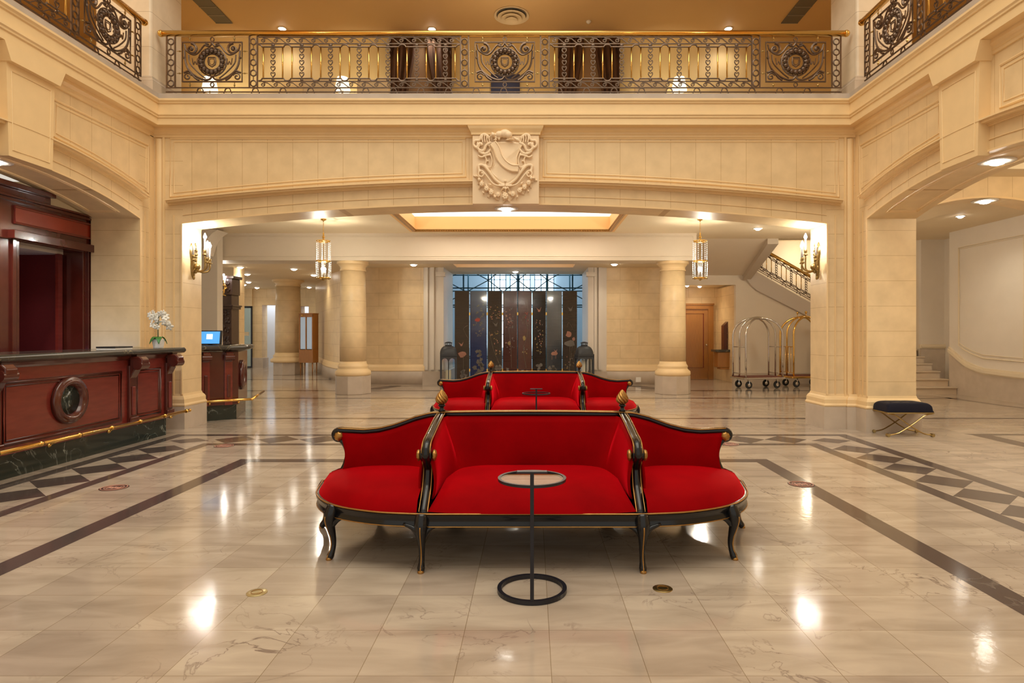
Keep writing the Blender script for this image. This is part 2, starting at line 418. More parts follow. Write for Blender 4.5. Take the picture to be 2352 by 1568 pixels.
def band(mb, mp, us, f1, f2, p, p0=0.0):
    rows = [[mp(u, -p0, f1(u)), mp(u, -p, f1(u)), mp(u, -p, f2(u)), mp(u, -p0, f2(u))] for u in us]
    mb.grid(rows, closed=True); mb.add(rows[0], [(0,1,2,3)]); mb.add(rows[-1], [(3,2,1,0)])
def lin(a, b, n): return [a+(b-a)*i/n for i in range(n+1)]
mpF = lambda u, w_, z: (u, FW+w_, z)
mpL = lambda u, w_, z: (XL-w_, u, z)
mpR = lambda u, w_, z: (XR+w_, u, z)
A0, A1 = XC-4.724, XC+4.724
SA, SB = 4.79, 8.91
wf = MB(); fF = arch_wall(wf, mpF, XL-.7, XR+.7, A0, A1, 3.005, 3.285, 4.5, .52)
struct(wf.build('wall_front', [stone_r, stone_v]))
for nm, mp in (('wall_left', mpL), ('wall_right', mpR)):
    wm = MB(); arch_wall(wm, mp, -2.2, FW-.002, SA, SB, 3.02, 3.29, 4.5, .68, 30)
    o = struct(wm.build(nm, [stone_r, stone_v]))
fS = arch_fn(SA, SB, 3.02, 3.29)

# arch mouldings, hoods, panel frames
tf = MB()
def hood(mb, mp, a, b, f, ext, n=48):
    us = lin(a-ext, b+ext, n); c = (a+b)/2
    f0 = lambda u: f(min(max(u, a), b)) if a <= u <= b else f(a)-.5*abs(u-(a if u < a else b))
    g = lambda d: (lambda u: f(a)+ (f(c)-f(a))*(1-((u-c)/((b-a)/2+ext))**2)+d)
    for lo, hi, p in ((.262,.275,.022), (.275,.292,.035), (.292,.318,.095), (.318,.334,.125), (.334,.345,.08)):
        band(mb, mp, us, g(lo), g(hi), p)
    us2 = lin(a, b, n)
    band(mb, mp, us2, f, lambda u: f(u)+.022, .02)
    band(mb, mp, us2, lambda u: f(u)+.125, lambda u: f(u)+.133, .010)
    # jamb frames
    for e, s in ((a, -1), (b, 1)):
        mb_box(mb, mp, sorted((e, e+s*.022)), .02, .50, 3.02)
        mb_box(mb, mp, sorted((e+s*.125, e+s*.140)), .014, .50, f(a)+.13)
def mb_box(mb, mp, uu, p, z0, z1):
    band(mb, mp, uu, lambda u: z0, lambda u: z1, p)
hood(tf, mpF, A0, A1, fF, .20)
def panel(mb, mp, u0, u1, ztop, fb, n=16, r=.016):
    for off, rr in ((0, r), (.05, r*.6)):
        us = lin(u0+off, u1-off, n)
        pts = [mp(u0+off, 0, ztop-off), mp(u1-off, 0, ztop-off)]+[mp(u, 0, fb(u)+off) for u in reversed(us)]
        mb.tube(pts, rr, n=6, closed=True)
fbF = lambda u: 3.40+.30*(1-((u-XC)/4.9)**2)
panel(tf, mpF, A0-.18, XC-.57, Z(318,FW), fbF); panel(tf, mpF, XC+.57, A1+.18, Z(318,FW), fbF)
# rounded corner shafts beside the wide arch
for xx in (XL, XR):
    s_ = 1 if xx == XL else -1
    tf.lathe((xx+s_*.09, FW+.02, .4), [(.055,0),(.055,3.85)], n=16)
    tf.box(*sorted((xx+s_*.0, xx+s_*.02)), FW-.10, FW+.0, .4, 4.28)
    tf.box(*sorted((xx+s_*.15, xx+s_*.18)), FW-.018, FW, .4, 4.28)
struct(tf.build('trim_1', stone_p))
for i, mp in enumerate((mpL, mpR)):
    t = MB(); hood(t, mp, SA, SB, fS, .06)
    c = (SA+SB)/2
    fb = lambda u: 3.42+.28*(1-((u-c)/2.3)**2)
    panel(t, mp, c+.46, FW-.12, 4.12, fb); panel(t, mp, SA-.1, c-.46, 4.12, fb)
    # plain keystone
    for zz0, zz1, h0, h1, p in ((3.25, 4.22, .30, .33, .12),):
        poly = [(c-h0,zz0),(c+h0,zz0),(c+h1,zz1),(c-h1,zz1)]
        t.prism(poly, lambda u, z: mp(u, 0, z), lambda u, z: mp(u, -p, z))
    t.prism([(c-.34,4.22),(c+.34,4.22),(c+.42,4.40),(c-.42,4.40)], lambda u, z: mp(u,0,z), lambda u, z: mp(u,-.18,z))
    r_ = .009
    t.tube([mp(c-.25,-.12,3.32), mp(c+.25,-.12,3.32), mp(c+.27,-.12,4.14), mp(c-.27,-.12,4.14)], r_, n=6, closed=True)
    # soffit frame
    g_ = lambda u, w_, dz: mp(u, w_, fS(u)-dz)
    for w0, w1 in ((.13, .55), (.16, .52)):
        us = lin(SA+w0+.1, SB-w0-.1, 20)
        t.tube([g_(u, w0, .0) for u in us]+[g_(u, w1, .0) for u in reversed(us)], .014, n=6, closed=True)
    struct(t.build('trim_%d' % (2+i), stone_p))

# entablature (cornice) and marble ledge round the well
path = [(XL,-2), (XL,FW), (XR,FW), (XR,-2)]
prof = [(-.02,4.26),(.02,4.27),(.02,4.30),(.035,4.31),(.035,4.335),(.07,4.36),(.07,4.40),(.17,4.405),(.17,4.50),(.185,4.505),(.185,4.525),
        (.20,4.54),(.20,4.565),(.185,4.57),(.185,4.70),(.20,4.705),(.205,4.72),(.225,4.74),(.225,4.765),(.21,4.772),(-.02,4.772)]
en = MB(); sweep_profile(en, path, prof, -1); struct(en.build('trim_4', stone_p))
lg = MB(); sweep_profile(lg, path, [(-.55,4.772),(.20,4.772),(.20,4.845),(-.55,4.845)], -1); struct(lg.build('trim_5', ledgem))

# bases of the piers
def base(mb, path, sign, h=.33):
    sweep_profile(mb, path, [(-.01,0),(.055,0),(.055,h-.01),(.045,h),(-.01,h)], sign)
def basemould(mb, path, sign, h=.33):
    sweep_profile(mb, path, [(-.01,h),(.055,h),(.06,h+.02),(.045,h+.045),(.045,h+.10),(.03,h+.13),(.012,h+.15),(.004,h+.18),(-.01,h+.18)], sign)
pR = [(5.44,9.9),(5.44,8.91),(4.76,8.91),(4.76,9.18),(4.64,9.20),(4.64,9.24),(A1,FW),(A1,FB),(5.6,FB)]
pL = [(-6.248,8.91),(XL,8.91),(XL,9.18),(-5.45,9.20),(-5.45,9.24),(A0,FW),(A0,FB),(-6.3,FB)]
for nm, P_, s_ in (('baseboard_right', pR, 1), ('baseboard_left', pL, -1)):
    b1 = MB(); base(b1, P_, s_)
    b1.cur = 1; basemould(b1, P_, s_)
    struct(b1.build(nm, [basem, stone_p]))

# ------------------------------------------------------------------ gallery storey
gf = MB()
for x0, x1, y0, y1 in ((-9.5,XL+.05,-2,14), (XR-.05,9.0,-2,14), (XL,XR,FW,14)): gf.box(x0, x1, y0, y1, 4.50, 4.76)
struct(gf.build('trim_6', stone_p))
gc = MB()
gc.box(-9.5,9,9.9,14,7.5,7.6); gc.box(-9.5,-5.6,-2,9.9,7.5,7.6); gc.box(4.8,9,-2,9.9,7.5,7.6)
gc.box(-9.5,9,9.0,9.9,6.9,7.6)
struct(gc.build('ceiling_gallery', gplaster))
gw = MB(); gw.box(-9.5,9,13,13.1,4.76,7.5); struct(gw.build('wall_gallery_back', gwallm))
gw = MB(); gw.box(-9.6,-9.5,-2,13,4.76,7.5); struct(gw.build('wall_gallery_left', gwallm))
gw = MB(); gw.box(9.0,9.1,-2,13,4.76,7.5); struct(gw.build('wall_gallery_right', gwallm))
# corner piers of the gallery
for i, (xa, xb) in enumerate(((-6.25,-5.45), (4.645,5.45))):
    p = MB(); p.box(xa, xb, 9.0, 9.8, 4.76, 6.88)
    o = p.build('gallery_pier', [stone('upper_stone%d' % i, 'X', (.80,.68,.52), (.79,.66,.50), (.55,.43,.3), bw=2, bh=.5), basem], bevel=.03)
    tag(o, ('left','right')[i]+' square stone pier where the gallery railings meet', 'pier')
    s_ = 1 if i == 0 else -1; xin = xb if i == 0 else xa; xo = xa if i == 0 else xb
    q_ = MB(); sweep_profile(q_, [(xo,9.0),(xin,9.0),(xin,9.8)], [(-.01,4.845),(.06,4.845),(.06,5.00),(.04,5.03),(.04,5.06),(-.01,5.09)], -s_)
    q_.build('plinth', basem, o)
# gallery downlights and wall washers
def downlight(loc, label, power=26, col=NEUT, ring=.085, lamp=.045, group='recessed ceiling downlights', ang=140, big=False):
    t = empty('downlight', loc, 0, label, 'ceiling light', group)
    m = MB(); m.lathe((0,0,0), [(lamp,0),(ring,0),(ring,-.008),(ring*.9,-.014),(lamp*1.1,-.008),(lamp,-.004)], n=20); m.build('trim_ring', trimw, t, True, angle=40)
    m = MB(); m.lathe((0,0,0), [(lamp,-.002),(lamp*.97,-.016),(lamp*.75,-.036),(lamp*.35,-.046),(.002,-.048)], n=16); m.build('lamp_face', glow, t, True)
    if power: spot('downlight_lamp', (loc[0], loc[1], loc[2]-.06), power, col, ang)
    return t
for px, py, s in ((648,65,'above the left half of the front railing'), (992,66,'just left of the round ceiling diffuser'), (1673,65,'above the right half of the front railing')):
    D = 6.1*F/(HY-py)
    downlight((X(px,D), D, 7.5), 'bright gallery downlight '+s, 22, group=None)
for px in (480, 780, 1150, 1560):
    spot('wall_washer', (X(px,12.2), 12.2, 7.3), 45, (1,.86,.6), 75, (math.radians(14),0,0), .8)
for px in (480, 785, 1555): spot('table_lamp_glow', (X(px,11.9), 11.9, 5.5), 70, (1,.93,.72), 80, (math.radians(128),0,0), 1, .1)
for xx in (-7.6, 6.9):
    for yy in (3, 7): pt('gallery_lamp', (xx, yy, 6.9), 50, (1,.8,.5), .15)
pt('gallery_lamp', (-.4,11,6.2), 25, (1,.82,.55), .3)
# round diffuser
d = empty('ceiling_diffuser', (X(1175,12.07), 12.07, 7.5), 0, 'round concentric ring air diffuser on the gallery ceiling', 'air vent')
m = MB()
for k, (r, z) in enumerate(((.34,-.01),(.27,-.04),(.20,-.07),(.12,-.10))):
    m.lathe((0,0,0), [(r-.045,z+.03),(r,z-.0),(r-.005,z-.015),(r-.055,z+.015)], n=36)
m.build('ring', plaster, d, True, angle=40)
m = MB(); m.lathe((0,0,0), [(.29,-.004),(.01,-.005)], n=30); m.build('duct_back', ventm, d)
for (xa, xb, s) in ((443,486,'left'), (1834,1877,'right')):
    D0, D1 = 11.3, 6.1*F/(765-52)
    xm = X((xa+xb)/2, 6.1*F/765)
    t = empty('slot_vent', (xm, 11.9, 7.49), 0, 'long dark slot air vent in the gallery ceiling, '+s+' of the round diffuser', 'air vent')
    m = MB(); m.box(-.16,.16,-.5,.46,-.012,0); m.build('grille', ventm, t)
    m = MB()
    pass
    bm_ = simple('vent_blade'+s, (.3,.28,.25), .5)
    for k in range(4): MB().box(-.16,.16,-.5+k*.31,-.48+k*.31,-.02,-.01).build('blade', bm_, t)
t = MB(); t.lathe((X(1352,12.3), 12.3, 7.5), [(.05,0),(.05,-.02),(.02,-.05),(.005,-.052)], n=16)
tag(t.build('sprinkler', trimw, smooth=True), 'small pale sprinkler head on gallery ceiling right of the round diffuser', 'sprinkler')
# curtained windows on the gallery
for cx, s in ((X(968,12.8), 'left'), (X(1352,12.8), 'right')):
    t = empty('curtain', (cx, 12.8, 4.76), 0, 'heavy brown patterned gallery curtain behind the railing, '+s+' one of the pair', 'curtain', 'brown gallery curtains')
    for side in (-1, 1):
        rows = []
        for j in range(13):
            zz = 2.72*j/12
            wd = interp([0,1.0,2.2,2.72], [.20,.24,.46,.5], zz)
            row = []
            for k in range(33):
                u = k/32
                row.append((side*(.62-wd*u*1.05), -.05+.035*math.sin(u*8*PI), zz))
            rows.append(row)
        MB().grid(rows).build('drape', curt, t, True, solid=.01)
    m = MB(); m.grid([[( .62*math.cos(PI*k/20), -.10+.03*math.cos(k*PI), 2.2+.45*math.sin(PI*k/20)*1.0) , (.62*math.cos(PI*k/20), -.10, 2.72)] for k in range(21)])
    m.build('pelmet', curt, t, True, solid=.02)
    m = MB(); m.box(-.45,.45,.02,.05,0,2.6); m.build('lining', simple('curtain_lining'+s, (.30,.18,.09), .8), t)
o = MB().box(X(1128,12.95), X(1194,12.95), 12.9, 12.98, 4.76, 6.71).build('window_1', simple('night_blue_glass', (.03,.04,.09), .15))
struct(o)

# ------------------------------------------------------------------ railings
def railing(name, mp, L, layout, label, ball=True, hr=.905):
    """mp(u, w, v) -> point; layout = list of (kind, u0, u1)"""
    root = empty(name, (0,0,0), 0, label, 'railing')
    P = lambda pts, w_=0: [mp(u, w_, v) for u, v in pts]
    k = hr/.905; IK = 1.3
    h = MB(); h.tube(P([(-.07,.87*k),(L+.07,.87*k)]), [.043,.043], n=12); h.ell(mp(-.07,0,.87*k), .05,.05,.05); h.ell(mp(L+.07,0,.87*k), .05,.05,.05)
    h.build('handrail', brass, root, True)
    v0, v1, v2, v3, v4 = .045*k, .105*k, .195*k, .725*k, .82*k   # bars
    m = MB(IK)
    for v, a, b in ((v1,0,L), (v0,0,L)): m.tube(P([(a,v),(b,v)]), .008, n=4)
    for kind, a, b in layout:
        if kind == 'S':
            for v in (v2, v3, v4): m.tube(P([(a,v),(b,v)]), .0075, n=4)
    na = int(L/.40)
    for i in range(na+1):
        c = L/2+(i-na/2)*.40
        if c < .1 or c > L-.1: continue
        m.tube(P([(c-.055,0),(c-.055,.045*k),(c-.045,.045*k)]+[(c+.042*math.cos(PI-PI*j/8), (.058+.042*math.sin(PI*j/8))*k) for j in range(9)]+[(c+.045,.045*k),(c+.055,.045*k),(c+.055,0)]), .007, n=4)
    m.build('frame_bar', iron, root)
    for kind, a, b in layout:
        if kind == 'R':      # ring post
            m = MB(IK); c = (a+b)/2
            for u in (a+.012, b-.012): m.tube(P([(u,v1),(u,v4+.02*k)]), .010, n=4)
            for j in range(5):
                cz = (.165+.147*j)*k; r = .042
                m.tube(P([(c+r*math.cos(2*PI*i/14), cz+r*k*math.sin(2*PI*i/14)) for i in range(14)]), .008, n=5, closed=True)
                if j < 4: m.tube(P([(c,cz+r*k),(c,cz+(.147-.042)*k)]), .005, n=4)
            m.build('ring_post', iron, root)
        elif kind == 'E':    # emblem
            m = MB(IK); c = (a+b)/2; z0, z1 = .19*k, .745*k; cz = (z0+z1)/2
            m.tube(P([(a,z0),(b,z0),(b,z1),(a,z1)]), .011, n=4, closed=True)
            for i in range(16):
                an = 2*PI*i/16
                pu, pv = c+.155*math.cos(an), cz+.155*math.sin(an)
                e = mp(pu, -.01, pv); m.ell(e, .036, .036, .036, 7, 4)
                pu, pv = c+.19*math.cos(an+.2), cz+.19*math.sin(an+.2); m.ell(mp(pu, 0, pv), .02,.02,.02, 6, 3)
            for r in (.118, .205): m.tube(P([(c+r*math.cos(2*PI*i/24), cz+r*math.sin(2*PI*i/24)) for i in range(24)]), .009, n=5, closed=True)
            sh = [(-.05,.06),(.05,.06),(.055,.0),(.045,-.045),(0,-.075),(-.045,-.045),(-.055,0)]
            m.tube(P([(c+u, cz+v) for u, v in sh], -.01), .008, n=5, closed=True)
            m.tube(P([(c+u*.65, cz+v*.65) for u, v in sh], -.01), .005, n=4, closed=True)
            hw = (b-a)/2
            for s in (-1, 1):
                m.tube(P([(c+s*u, v) for u, v in spiral(hw-.13, z1-.10, .085, .018, PI/2, 1.3, 18)]), [.016-.0004*i for i in range(19)], n=5)
                m.tube(P([(c+s*u, v) for u, v in smooth_pts2([(.05,z1-.03),(.12,z1-.05),(.20,z1-.15),(hw-.16,z1-.18),(hw-.06,z1-.12),(hw-.03,z1-.03)])]), .010, n=5)
                m.tube(P([(c+s*u, v) for u, v in smooth_pts2([(hw-.03,z1-.12),(hw-.05,cz-.02),(hw-.12,z0+.14),(.16,z0+.04),(.05,z0+.03),(0,z0+.08)])]), .011, n=5)
                m.tube(P([(c+s*u, v) for u, v in smooth_pts2([(hw-.09,z1-.18),(hw-.11,cz-.02),(.20,z0+.13),(.10,z0+.05)])]), .008, n=5)
                m.tube(P([(c+s*u, v) for u, v in spiral(hw-.075, z0+.07, .06, .012, PI*.9, -1.3, 16)]), .009, n=5)
                m.tube(P([(c+s*u, v) for u, v in smooth_pts2([(hw-.02,z0+.13),(hw-.10,z0+.15),(hw-.18,z0+.06),(hw-.24,z0+.02)])]), .012, n=5)
                m.tube(P([(c+s*u, v) for u, v in smooth_pts2([(.215,cz+.05),(.225,cz-.04),(.25,cz+.01),(.272,cz-.04),(.29,cz+.055)])]), .006, n=4)
                m.tube(P([(c+s*u, v) for u, v in smooth_pts2([(.0,z1-.01),(.04,z1-.06),(.10,z1-.04),(.07,z1-.01)])]), .010, n=5)
                m.ell(mp(c+s*(hw-.13), 0, z1-.10), .028,.028,.028, 7, 4)
                m.ell(mp(c+s*(hw-.03), 0, cz+.06), .022,.022,.022, 6, 3)
            m.build('emblem_panel', iron, root)
            for uu in (a+.11, b-.11):
                for v_, d_ in ((z0, -1), (z1, 1)):
                    m = MB(IK); m.tube(P([(uu, v_), (uu, v_+d_*.085*k)]), .005, n=4); m.ell(mp(uu, 0, v_+d_*.05*k), .014,.014,.018, 7, 4); m.build('link', brassd, root)
            for vv in (z0+.12, z1-.13):
                for uu, d_ in ((a, -1), (b, 1)):
                    m = MB(IK); m.tube(P([(uu, vv), (uu+d_*.08, vv)]), .004, n=4); m.ell(mp(uu+d_*.04, 0, vv), .018,.012,.012, 7, 4); m.build('link', brassd, root)
            for v_ in (z0-.042*k, z1+.042*k): MB(IK).tube(P([(c+.026*math.cos(2*PI*i/12), v_+.03*math.sin(2*PI*i/12)) for i in range(12)]), .007, n=4, closed=True).build('ring', iron, root)
        else:                # section of loops, hearts and running scrolls
            nm = max(1, round((b-a)/.402)); st = (b-a)/nm
            for (lo, hi) in ((v1, v2), (v3, v4)):
                m = MB(IK)
                ns = max(2, round((b-a)/.185)); ss = (b-a)/ns; mid = (lo+hi)/2; hh = (hi-lo)/2-.008
                for i in range(ns):
                    uc = a+ss*(i+.5)
                    sp_ = [(uc-.03+u, mid+v) for u, v in spiral(0, 0, .010, .033, 0, 1.25, 12)]
                    m.tube(P(sp_+[(uc+.04, mid+hh*.6), (uc+ss*.62, mid-hh*.9), (uc+ss*.72, mid-hh)]), .0065, n=4)
                m.build('scroll_band', iron, root)
            for i in range(nm+1):
                c = a+st*i
                zb, zt = .235*k, .68*k
                halves = []
                if i > 0: halves.append(-1)
                if i < nm: halves.append(1)
                lo_, hi_ = -1 if -1 in halves else 0, 1 if 1 in halves else 0
                for zq, sg in ((zb,-1),(zt,1)):
                    P_ = []
                    if lo_: P_ += [(c-st*.5,zq),(c-.068,zq)]
                    P_ += [(c+.05*math.sin(a_), zq+sg*.033*k*math.cos(a_)) for a_ in lin(-PI/2 if lo_ else 0, PI/2 if hi_ else 0, 10 if lo_ and hi_ else 5)]
                    if hi_: P_ += [(c+.068,zq),(c+st*.5,zq)]
                    MB(IK).tube(P(P_), .008, n=5).build('loop_end', iron, root)
                for s in halves:
                    MB().tube(P([(c+s*.068,zb),(c+s*.068,zt)]), .0115, n=6).build('brass_rod', brass, root, True)
            for i in range(nm):
                c = a+st*(i+.5); m = MB(IK)
                for j in range(5):
                    cz = (.29+.085*j)*k
                    for s in (-1, 1):
                        m.tube(P([(c+s*u, cz+v) for u, v in ((0,-.035),(.018,-.02),(.032,.008),(.026,.03),(.010,.030),(.008,.014))]), .0065, n=4)
                    m.ell(mp(c, 0, cz-.035), .012,.012,.010, 6, 3)
                m.ell(mp(c, 0, .705*k), .03,.012,.02, 8, 4); m.ell(mp(c, 0, .215*k), .026,.012,.014, 8, 4)
                m.tube(P([(c,.18*k),(c,.25*k)]), .006, n=4); m.tube(P([(c,.66*k),(c,.73*k)]), .006, n=4)
                m.build('heart_baluster', iron, root)
    return root
def smooth_pts2(P):
    return [(p.x, p.y) for p in smooth_pts([(u, v, 0) for u, v in P], 4)]
DR = 9.12; ZR = 4.849
U = lambda px: X(px, DR)-X(381, DR)
fx0 = X(381, DR)
layF = [('R',0,U(404)),('E',U(419),U(556)),('R',U(571),U(593)),('S',U(594),U(1056)),('R',U(1056),U(1078)),('E',U(1091),U(1228)),('R',U(1240),U(1263)),
        ('S',U(1263),U(1725)),('R',U(1725),U(1747)),('E',U(1759),U(1896)),('R',U(1909),U(1933))]
railing('gallery_railing', lambda u, w_, v: (fx0+u, DR+w_, ZR+v), U(1933), layF, 'long front gallery railing with three emblem panels facing the camera', hr=.93)
layS = [('R',0,.14),('E',.23,1.10),('R',1.19,1.33),('S',1.34,4.2)]
railing('gallery_railing', lambda u, w_, v: (-5.42+w_, 8.72-u, ZR+v), 4.2, layS, 'gallery railing running toward the camera above the reception desk', hr=.93)
railing('gallery_railing', lambda u, w_, v: (4.61-w_, 8.72-u, ZR+v), 4.2, layS, 'gallery railing running toward the camera above the navy bench', hr=.93)

# ------------------------------------------------------------------ carved cartouche keystone
kx0, kx1 = X(1087,FW), X(1238,FW); kc = (kx0+kx1)/2; kw = (kx1-kx0)/2
car = empty('carved_cartouche', (kc, FW, 3.27), 0, 'carved stone keystone with shield, beaver and fruit garland at the arch crown', 'carving')
m = MB()
m.box(-kw,kw,-.13,-.001,.0,1.0)
m.build('keystone_block', carve, car, bevel=.008)
m = MB(); sweep_profile(m, [(-kw,-.005),(-kw,-.13),(kw,-.13),(kw,-.005)], [(-.01,1.0005),(.015,1.0005),(.02,1.03),(.05,1.08),(.065,1.12),(-.01,1.12)], -1)
m.box(-kw+.001,kw-.001,-.129,-.002,1.0005,1.12); m.build('cap_moulding', stone_p, car)
KZ = lambda y: Z(y, 9.1)-3.27
def K(px, py): return ((px-1000)/1.0, py)
def kp(cx, cy, dep=0):   # crop pixel (2250x1568 over 330x230) to local
    px, py = 1000+cx*330/2250, 270+cy*230/1568
    return (X(px, 9.1)-kc, -.13-dep, Z(py, 9.1)-3.27)
def soft(o, v=.006):
    md = o.modifiers.new('r', 'REMESH'); md.mode = 'VOXEL'; md.voxel_size = v; md.use_smooth_shade = True
    md = o.modifiers.new('c', 'SMOOTH'); md.iterations = 4; md.factor = .5
    return o
m = MB()                # shield
sh = [(850,395),(1340,395),(1350,470),(1290,620),(1290,760),(1330,860),(1250,960),(1100,1050),(950,960),(860,860),(900,760),(900,620),(840,470)]
cx_, cy_ = 1095, 680
rows = []
shs = smooth_pts([(a, b, 0) for a, b in sh], 3, True)
for t_s, dp in ((1,0),(1,.035),(.93,.045),(.85,.035),(.5,.05),(.02,.06)):
    rows.append([kp(cx_+(p.x-cx_)*t_s, cy_+(p.y-cy_)*t_s, dp) for p in shs])
m.grid(rows, closed=True); m.build('shield', carve, car, True, angle=50)
m = MB()                # bend
pts = smooth_pts([(900,410,0),(960,500,0),(1010,640,0),(1090,740,0),(1190,800,0),(1300,810,0)], 5)
rows = []
for i, p in enumerate(pts):
    a = pts[min(i+1,len(pts)-1)]-pts[max(i-1,0)]; nn = Vector((-a.y, a.x, 0)).normalized()
    rows.append([kp(p.x+nn.x*s, p.y+nn.y*s, d) for s, d in ((-58,.03),(-58,.072),(-44,.080),(-38,.068),(38,.068),(44,.080),(58,.072),(58,.03))])
m.grid(rows, closed=True); m.build('bend', carve, car, True, angle=40)
for s in (-1, 1):       # strapwork
    fl_ = lambda x: cx_+s*(cx_-x)
    m = MB()
    def st(P, r, d=.03, taper=True):
        pp = smooth_pts([(a, b, 0) for a, b in P], 5)
        m.tube([kp(fl_(p.x), p.y, d) for p in pp], r, n=7, flat=(1,1))
    st([(880,400),(800,440),(760,520),(700,520),(660,470),(700,410),(740,440)], .022)
    st([(860,330),(780,270),(720,290),(690,360),(620,370),(600,430),(650,480),(690,430),(650,410)], .020)
    for q_ in range(4): st([(740+q_*34,290),(735+q_*36,340),(745+q_*36,400)], .011, .04)
    st([(680,530),(740,570),(820,560),(870,500)], .020); st([(670,600),(720,625),(800,600),(860,590)], .016)
    st([(770,600),(800,660),(790,740),(850,790)], .012); st([(860,560),(890,680),(870,790)], .012)
    m.ell(kp(fl_(825), 685, .02), .016,.02,.016)
    st([(690,850),(680,760),(760,760),(850,860),(940,980),(1040,1050),(1095,1050)], .024)
    st([(690,850),(730,840),(790,900),(900,1040),(1000,1075),(1090,1075)], .014, .045)
    st([(720,840),(680,870),(690,920),(740,930),(760,880),(720,880)], .013, .045)
    soft(m.build('scrollwork', carve, car, True))
m = MB()                # garland
random.seed(3)
for (a, b, r) in ((730,1050,.034),(805,1120,.036),(880,1180,.036),(985,1215,.033),(1095,1240,.045),(1215,1205,.036),(1320,1150,.036),(1395,1100,.034),(1460,1030,.034),(690,980,.022),(1500,960,.022),(650,930,.016),(1545,960,.016)):
    r *= 1.12; c_ = kp(a, b, .03); m.ell(c_, r, .04, r*1.15, 10, 7)
    for j in range(7):
        an = j*.9+a; m.ell((c_[0]+r*.62*math.cos(an), c_[1]-.028, c_[2]+r*.68*math.sin(an)), r*.34, .02, r*.40, 8, 5)
    m.ell((c_[0], c_[1]-.034, c_[2]), r*.36, .02, r*.4, 8, 5)
    for j in range(3):
        an = random.uniform(0, 6.28); m.ell((c_[0]+r*1.35*math.cos(an), c_[1]+.02, c_[2]+r*1.3*math.sin(an)), .040,.016,.017, 8, 4, Matrix.Rotation(-an+random.uniform(-.6,.6),3,'Y'))
for P_ in (((1095,1060),(1095,1180)),((1095,1060),(1020,1160)),((1095,1060),(1170,1160)),((900,1210),(960,1290)),((1290,1210),(1260,1290)),((740,1150),(760,1220)),((1450,1130),(1450,1190)),((820,1030),(900,1090)),((1380,1000),(1300,1080)),((700,900),(660,960)),((1470,900),(1530,960))):
    m.tube([kp(P_[0][0],P_[0][1],.03), kp((P_[0][0]+P_[1][0])/2+8,(P_[0][1]+P_[1][1])/2,.045), kp(P_[1][0],P_[1][1],.02)], [.006,.016,.005], n=6)
m.ell(kp(1095,1005,.05), .02,.02,.02)
soft(m.build('garland', carve, car, True), .0055)
m = MB()                # beaver
for (a, b, rx, rz, d) in ((1090,265,.085,.062,.05),(1150,290,.055,.055,.06),(1000,280,.055,.052,.05),(910,290,.036,.034,.055),(880,305,.022,.02,.06),(1130,365,.03,.010,.06),(1190,365,.04,.012,.06),(1000,345,.018,.026,.06),(940,365,.03,.010,.06),(890,250,.010,.010,.06),(950,330,.02,.025,.055)):
    m.ell(kp(a, b, d), rx, .05 if rx > .03 else .02, rz, 12, 8)
m.tube([kp(1230,320,.03), kp(1290,360,.04), kp(1350,405,.03)], [.016,.024,.010], n=7)
soft(m.build('beaver', carve, car, True), .006)

# big soffit downlights in the arch crowns
for (x, y, z, s) in ((X(1163,9.5), 9.5, 3.283, 'in the soffit of the wide front arch under the carved keystone'), (5.10, 6.9, 3.288, 'in the soffit of the right side arch'),
                  (-5.91, 6.9, 3.288, 'in the soffit of the left side arch above the desk'), (X(2262,9.62), 9.62, 3.425, 'in the small cross arch beyond the right opening')):
    downlight((x, y, z), 'large ringed white downlight '+s, 150 if x < -5 else 60, ring=.18, lamp=.085, group=None)

# ------------------------------------------------------------------ rear hall shell
c1 = MB()
x0, x1, y0, y1 = -2.60, 1.72, 11.3, 13.96
for a in ((-9,x0,FB,14.4), (x1,7.9,FB,14.4), (x0,x1,FB,y0), (x0,x1,y1,14.4)): c1.box(a[0],a[1],a[2],a[3],3.67,3.75)
c1.box(X(1600,14.3),7.9,14.4,15.1,3.67,3.75)
struct(c1.build('ceiling', plaster))
cf = MB()               # coffer
sweep_profile(cf, [(x0,y0),(x1,y0),(x1,y1),(x0,y1),(x0,y0)], [(-.12,3.665),(.0,3.665),(.03,3.70),(.03,3.74),(.0,3.75),(.0,4.02),(-.02,4.02),(-.02,3.69),(-.12,3.69)], 1)
struct(cf.build('trim_7', simple('warm_coffer_plaster', (.82,.50,.20), .6)))
cf = MB(); sweep_profile(cf, [(x0,y0),(x1,y0),(x1,y1),(x0,y1),(x0,y0)], [(-.06,3.660),(-.02,3.655),(.015,3.675),(.03,3.70),(-.02,3.70)], 1)
for k in range(80):
    xx = x0+(x1-x0)*(k+.5)/80; cf.ell((xx, y1-.01, 3.668), .018,.014,.012, 6, 3)
struct(cf.build('trim_8', gilt))
cp = MB(); cp.box(x0+.0,x1-.0,y0,y1,3.99,4.01); struct(cp.build('ceiling_coffer', covel))
area('coffer_light', ((x0+x1)/2, (y0+y1)/2, 3.62), (0,0,0), 4, 2.4, 50, (1,.88,.68))
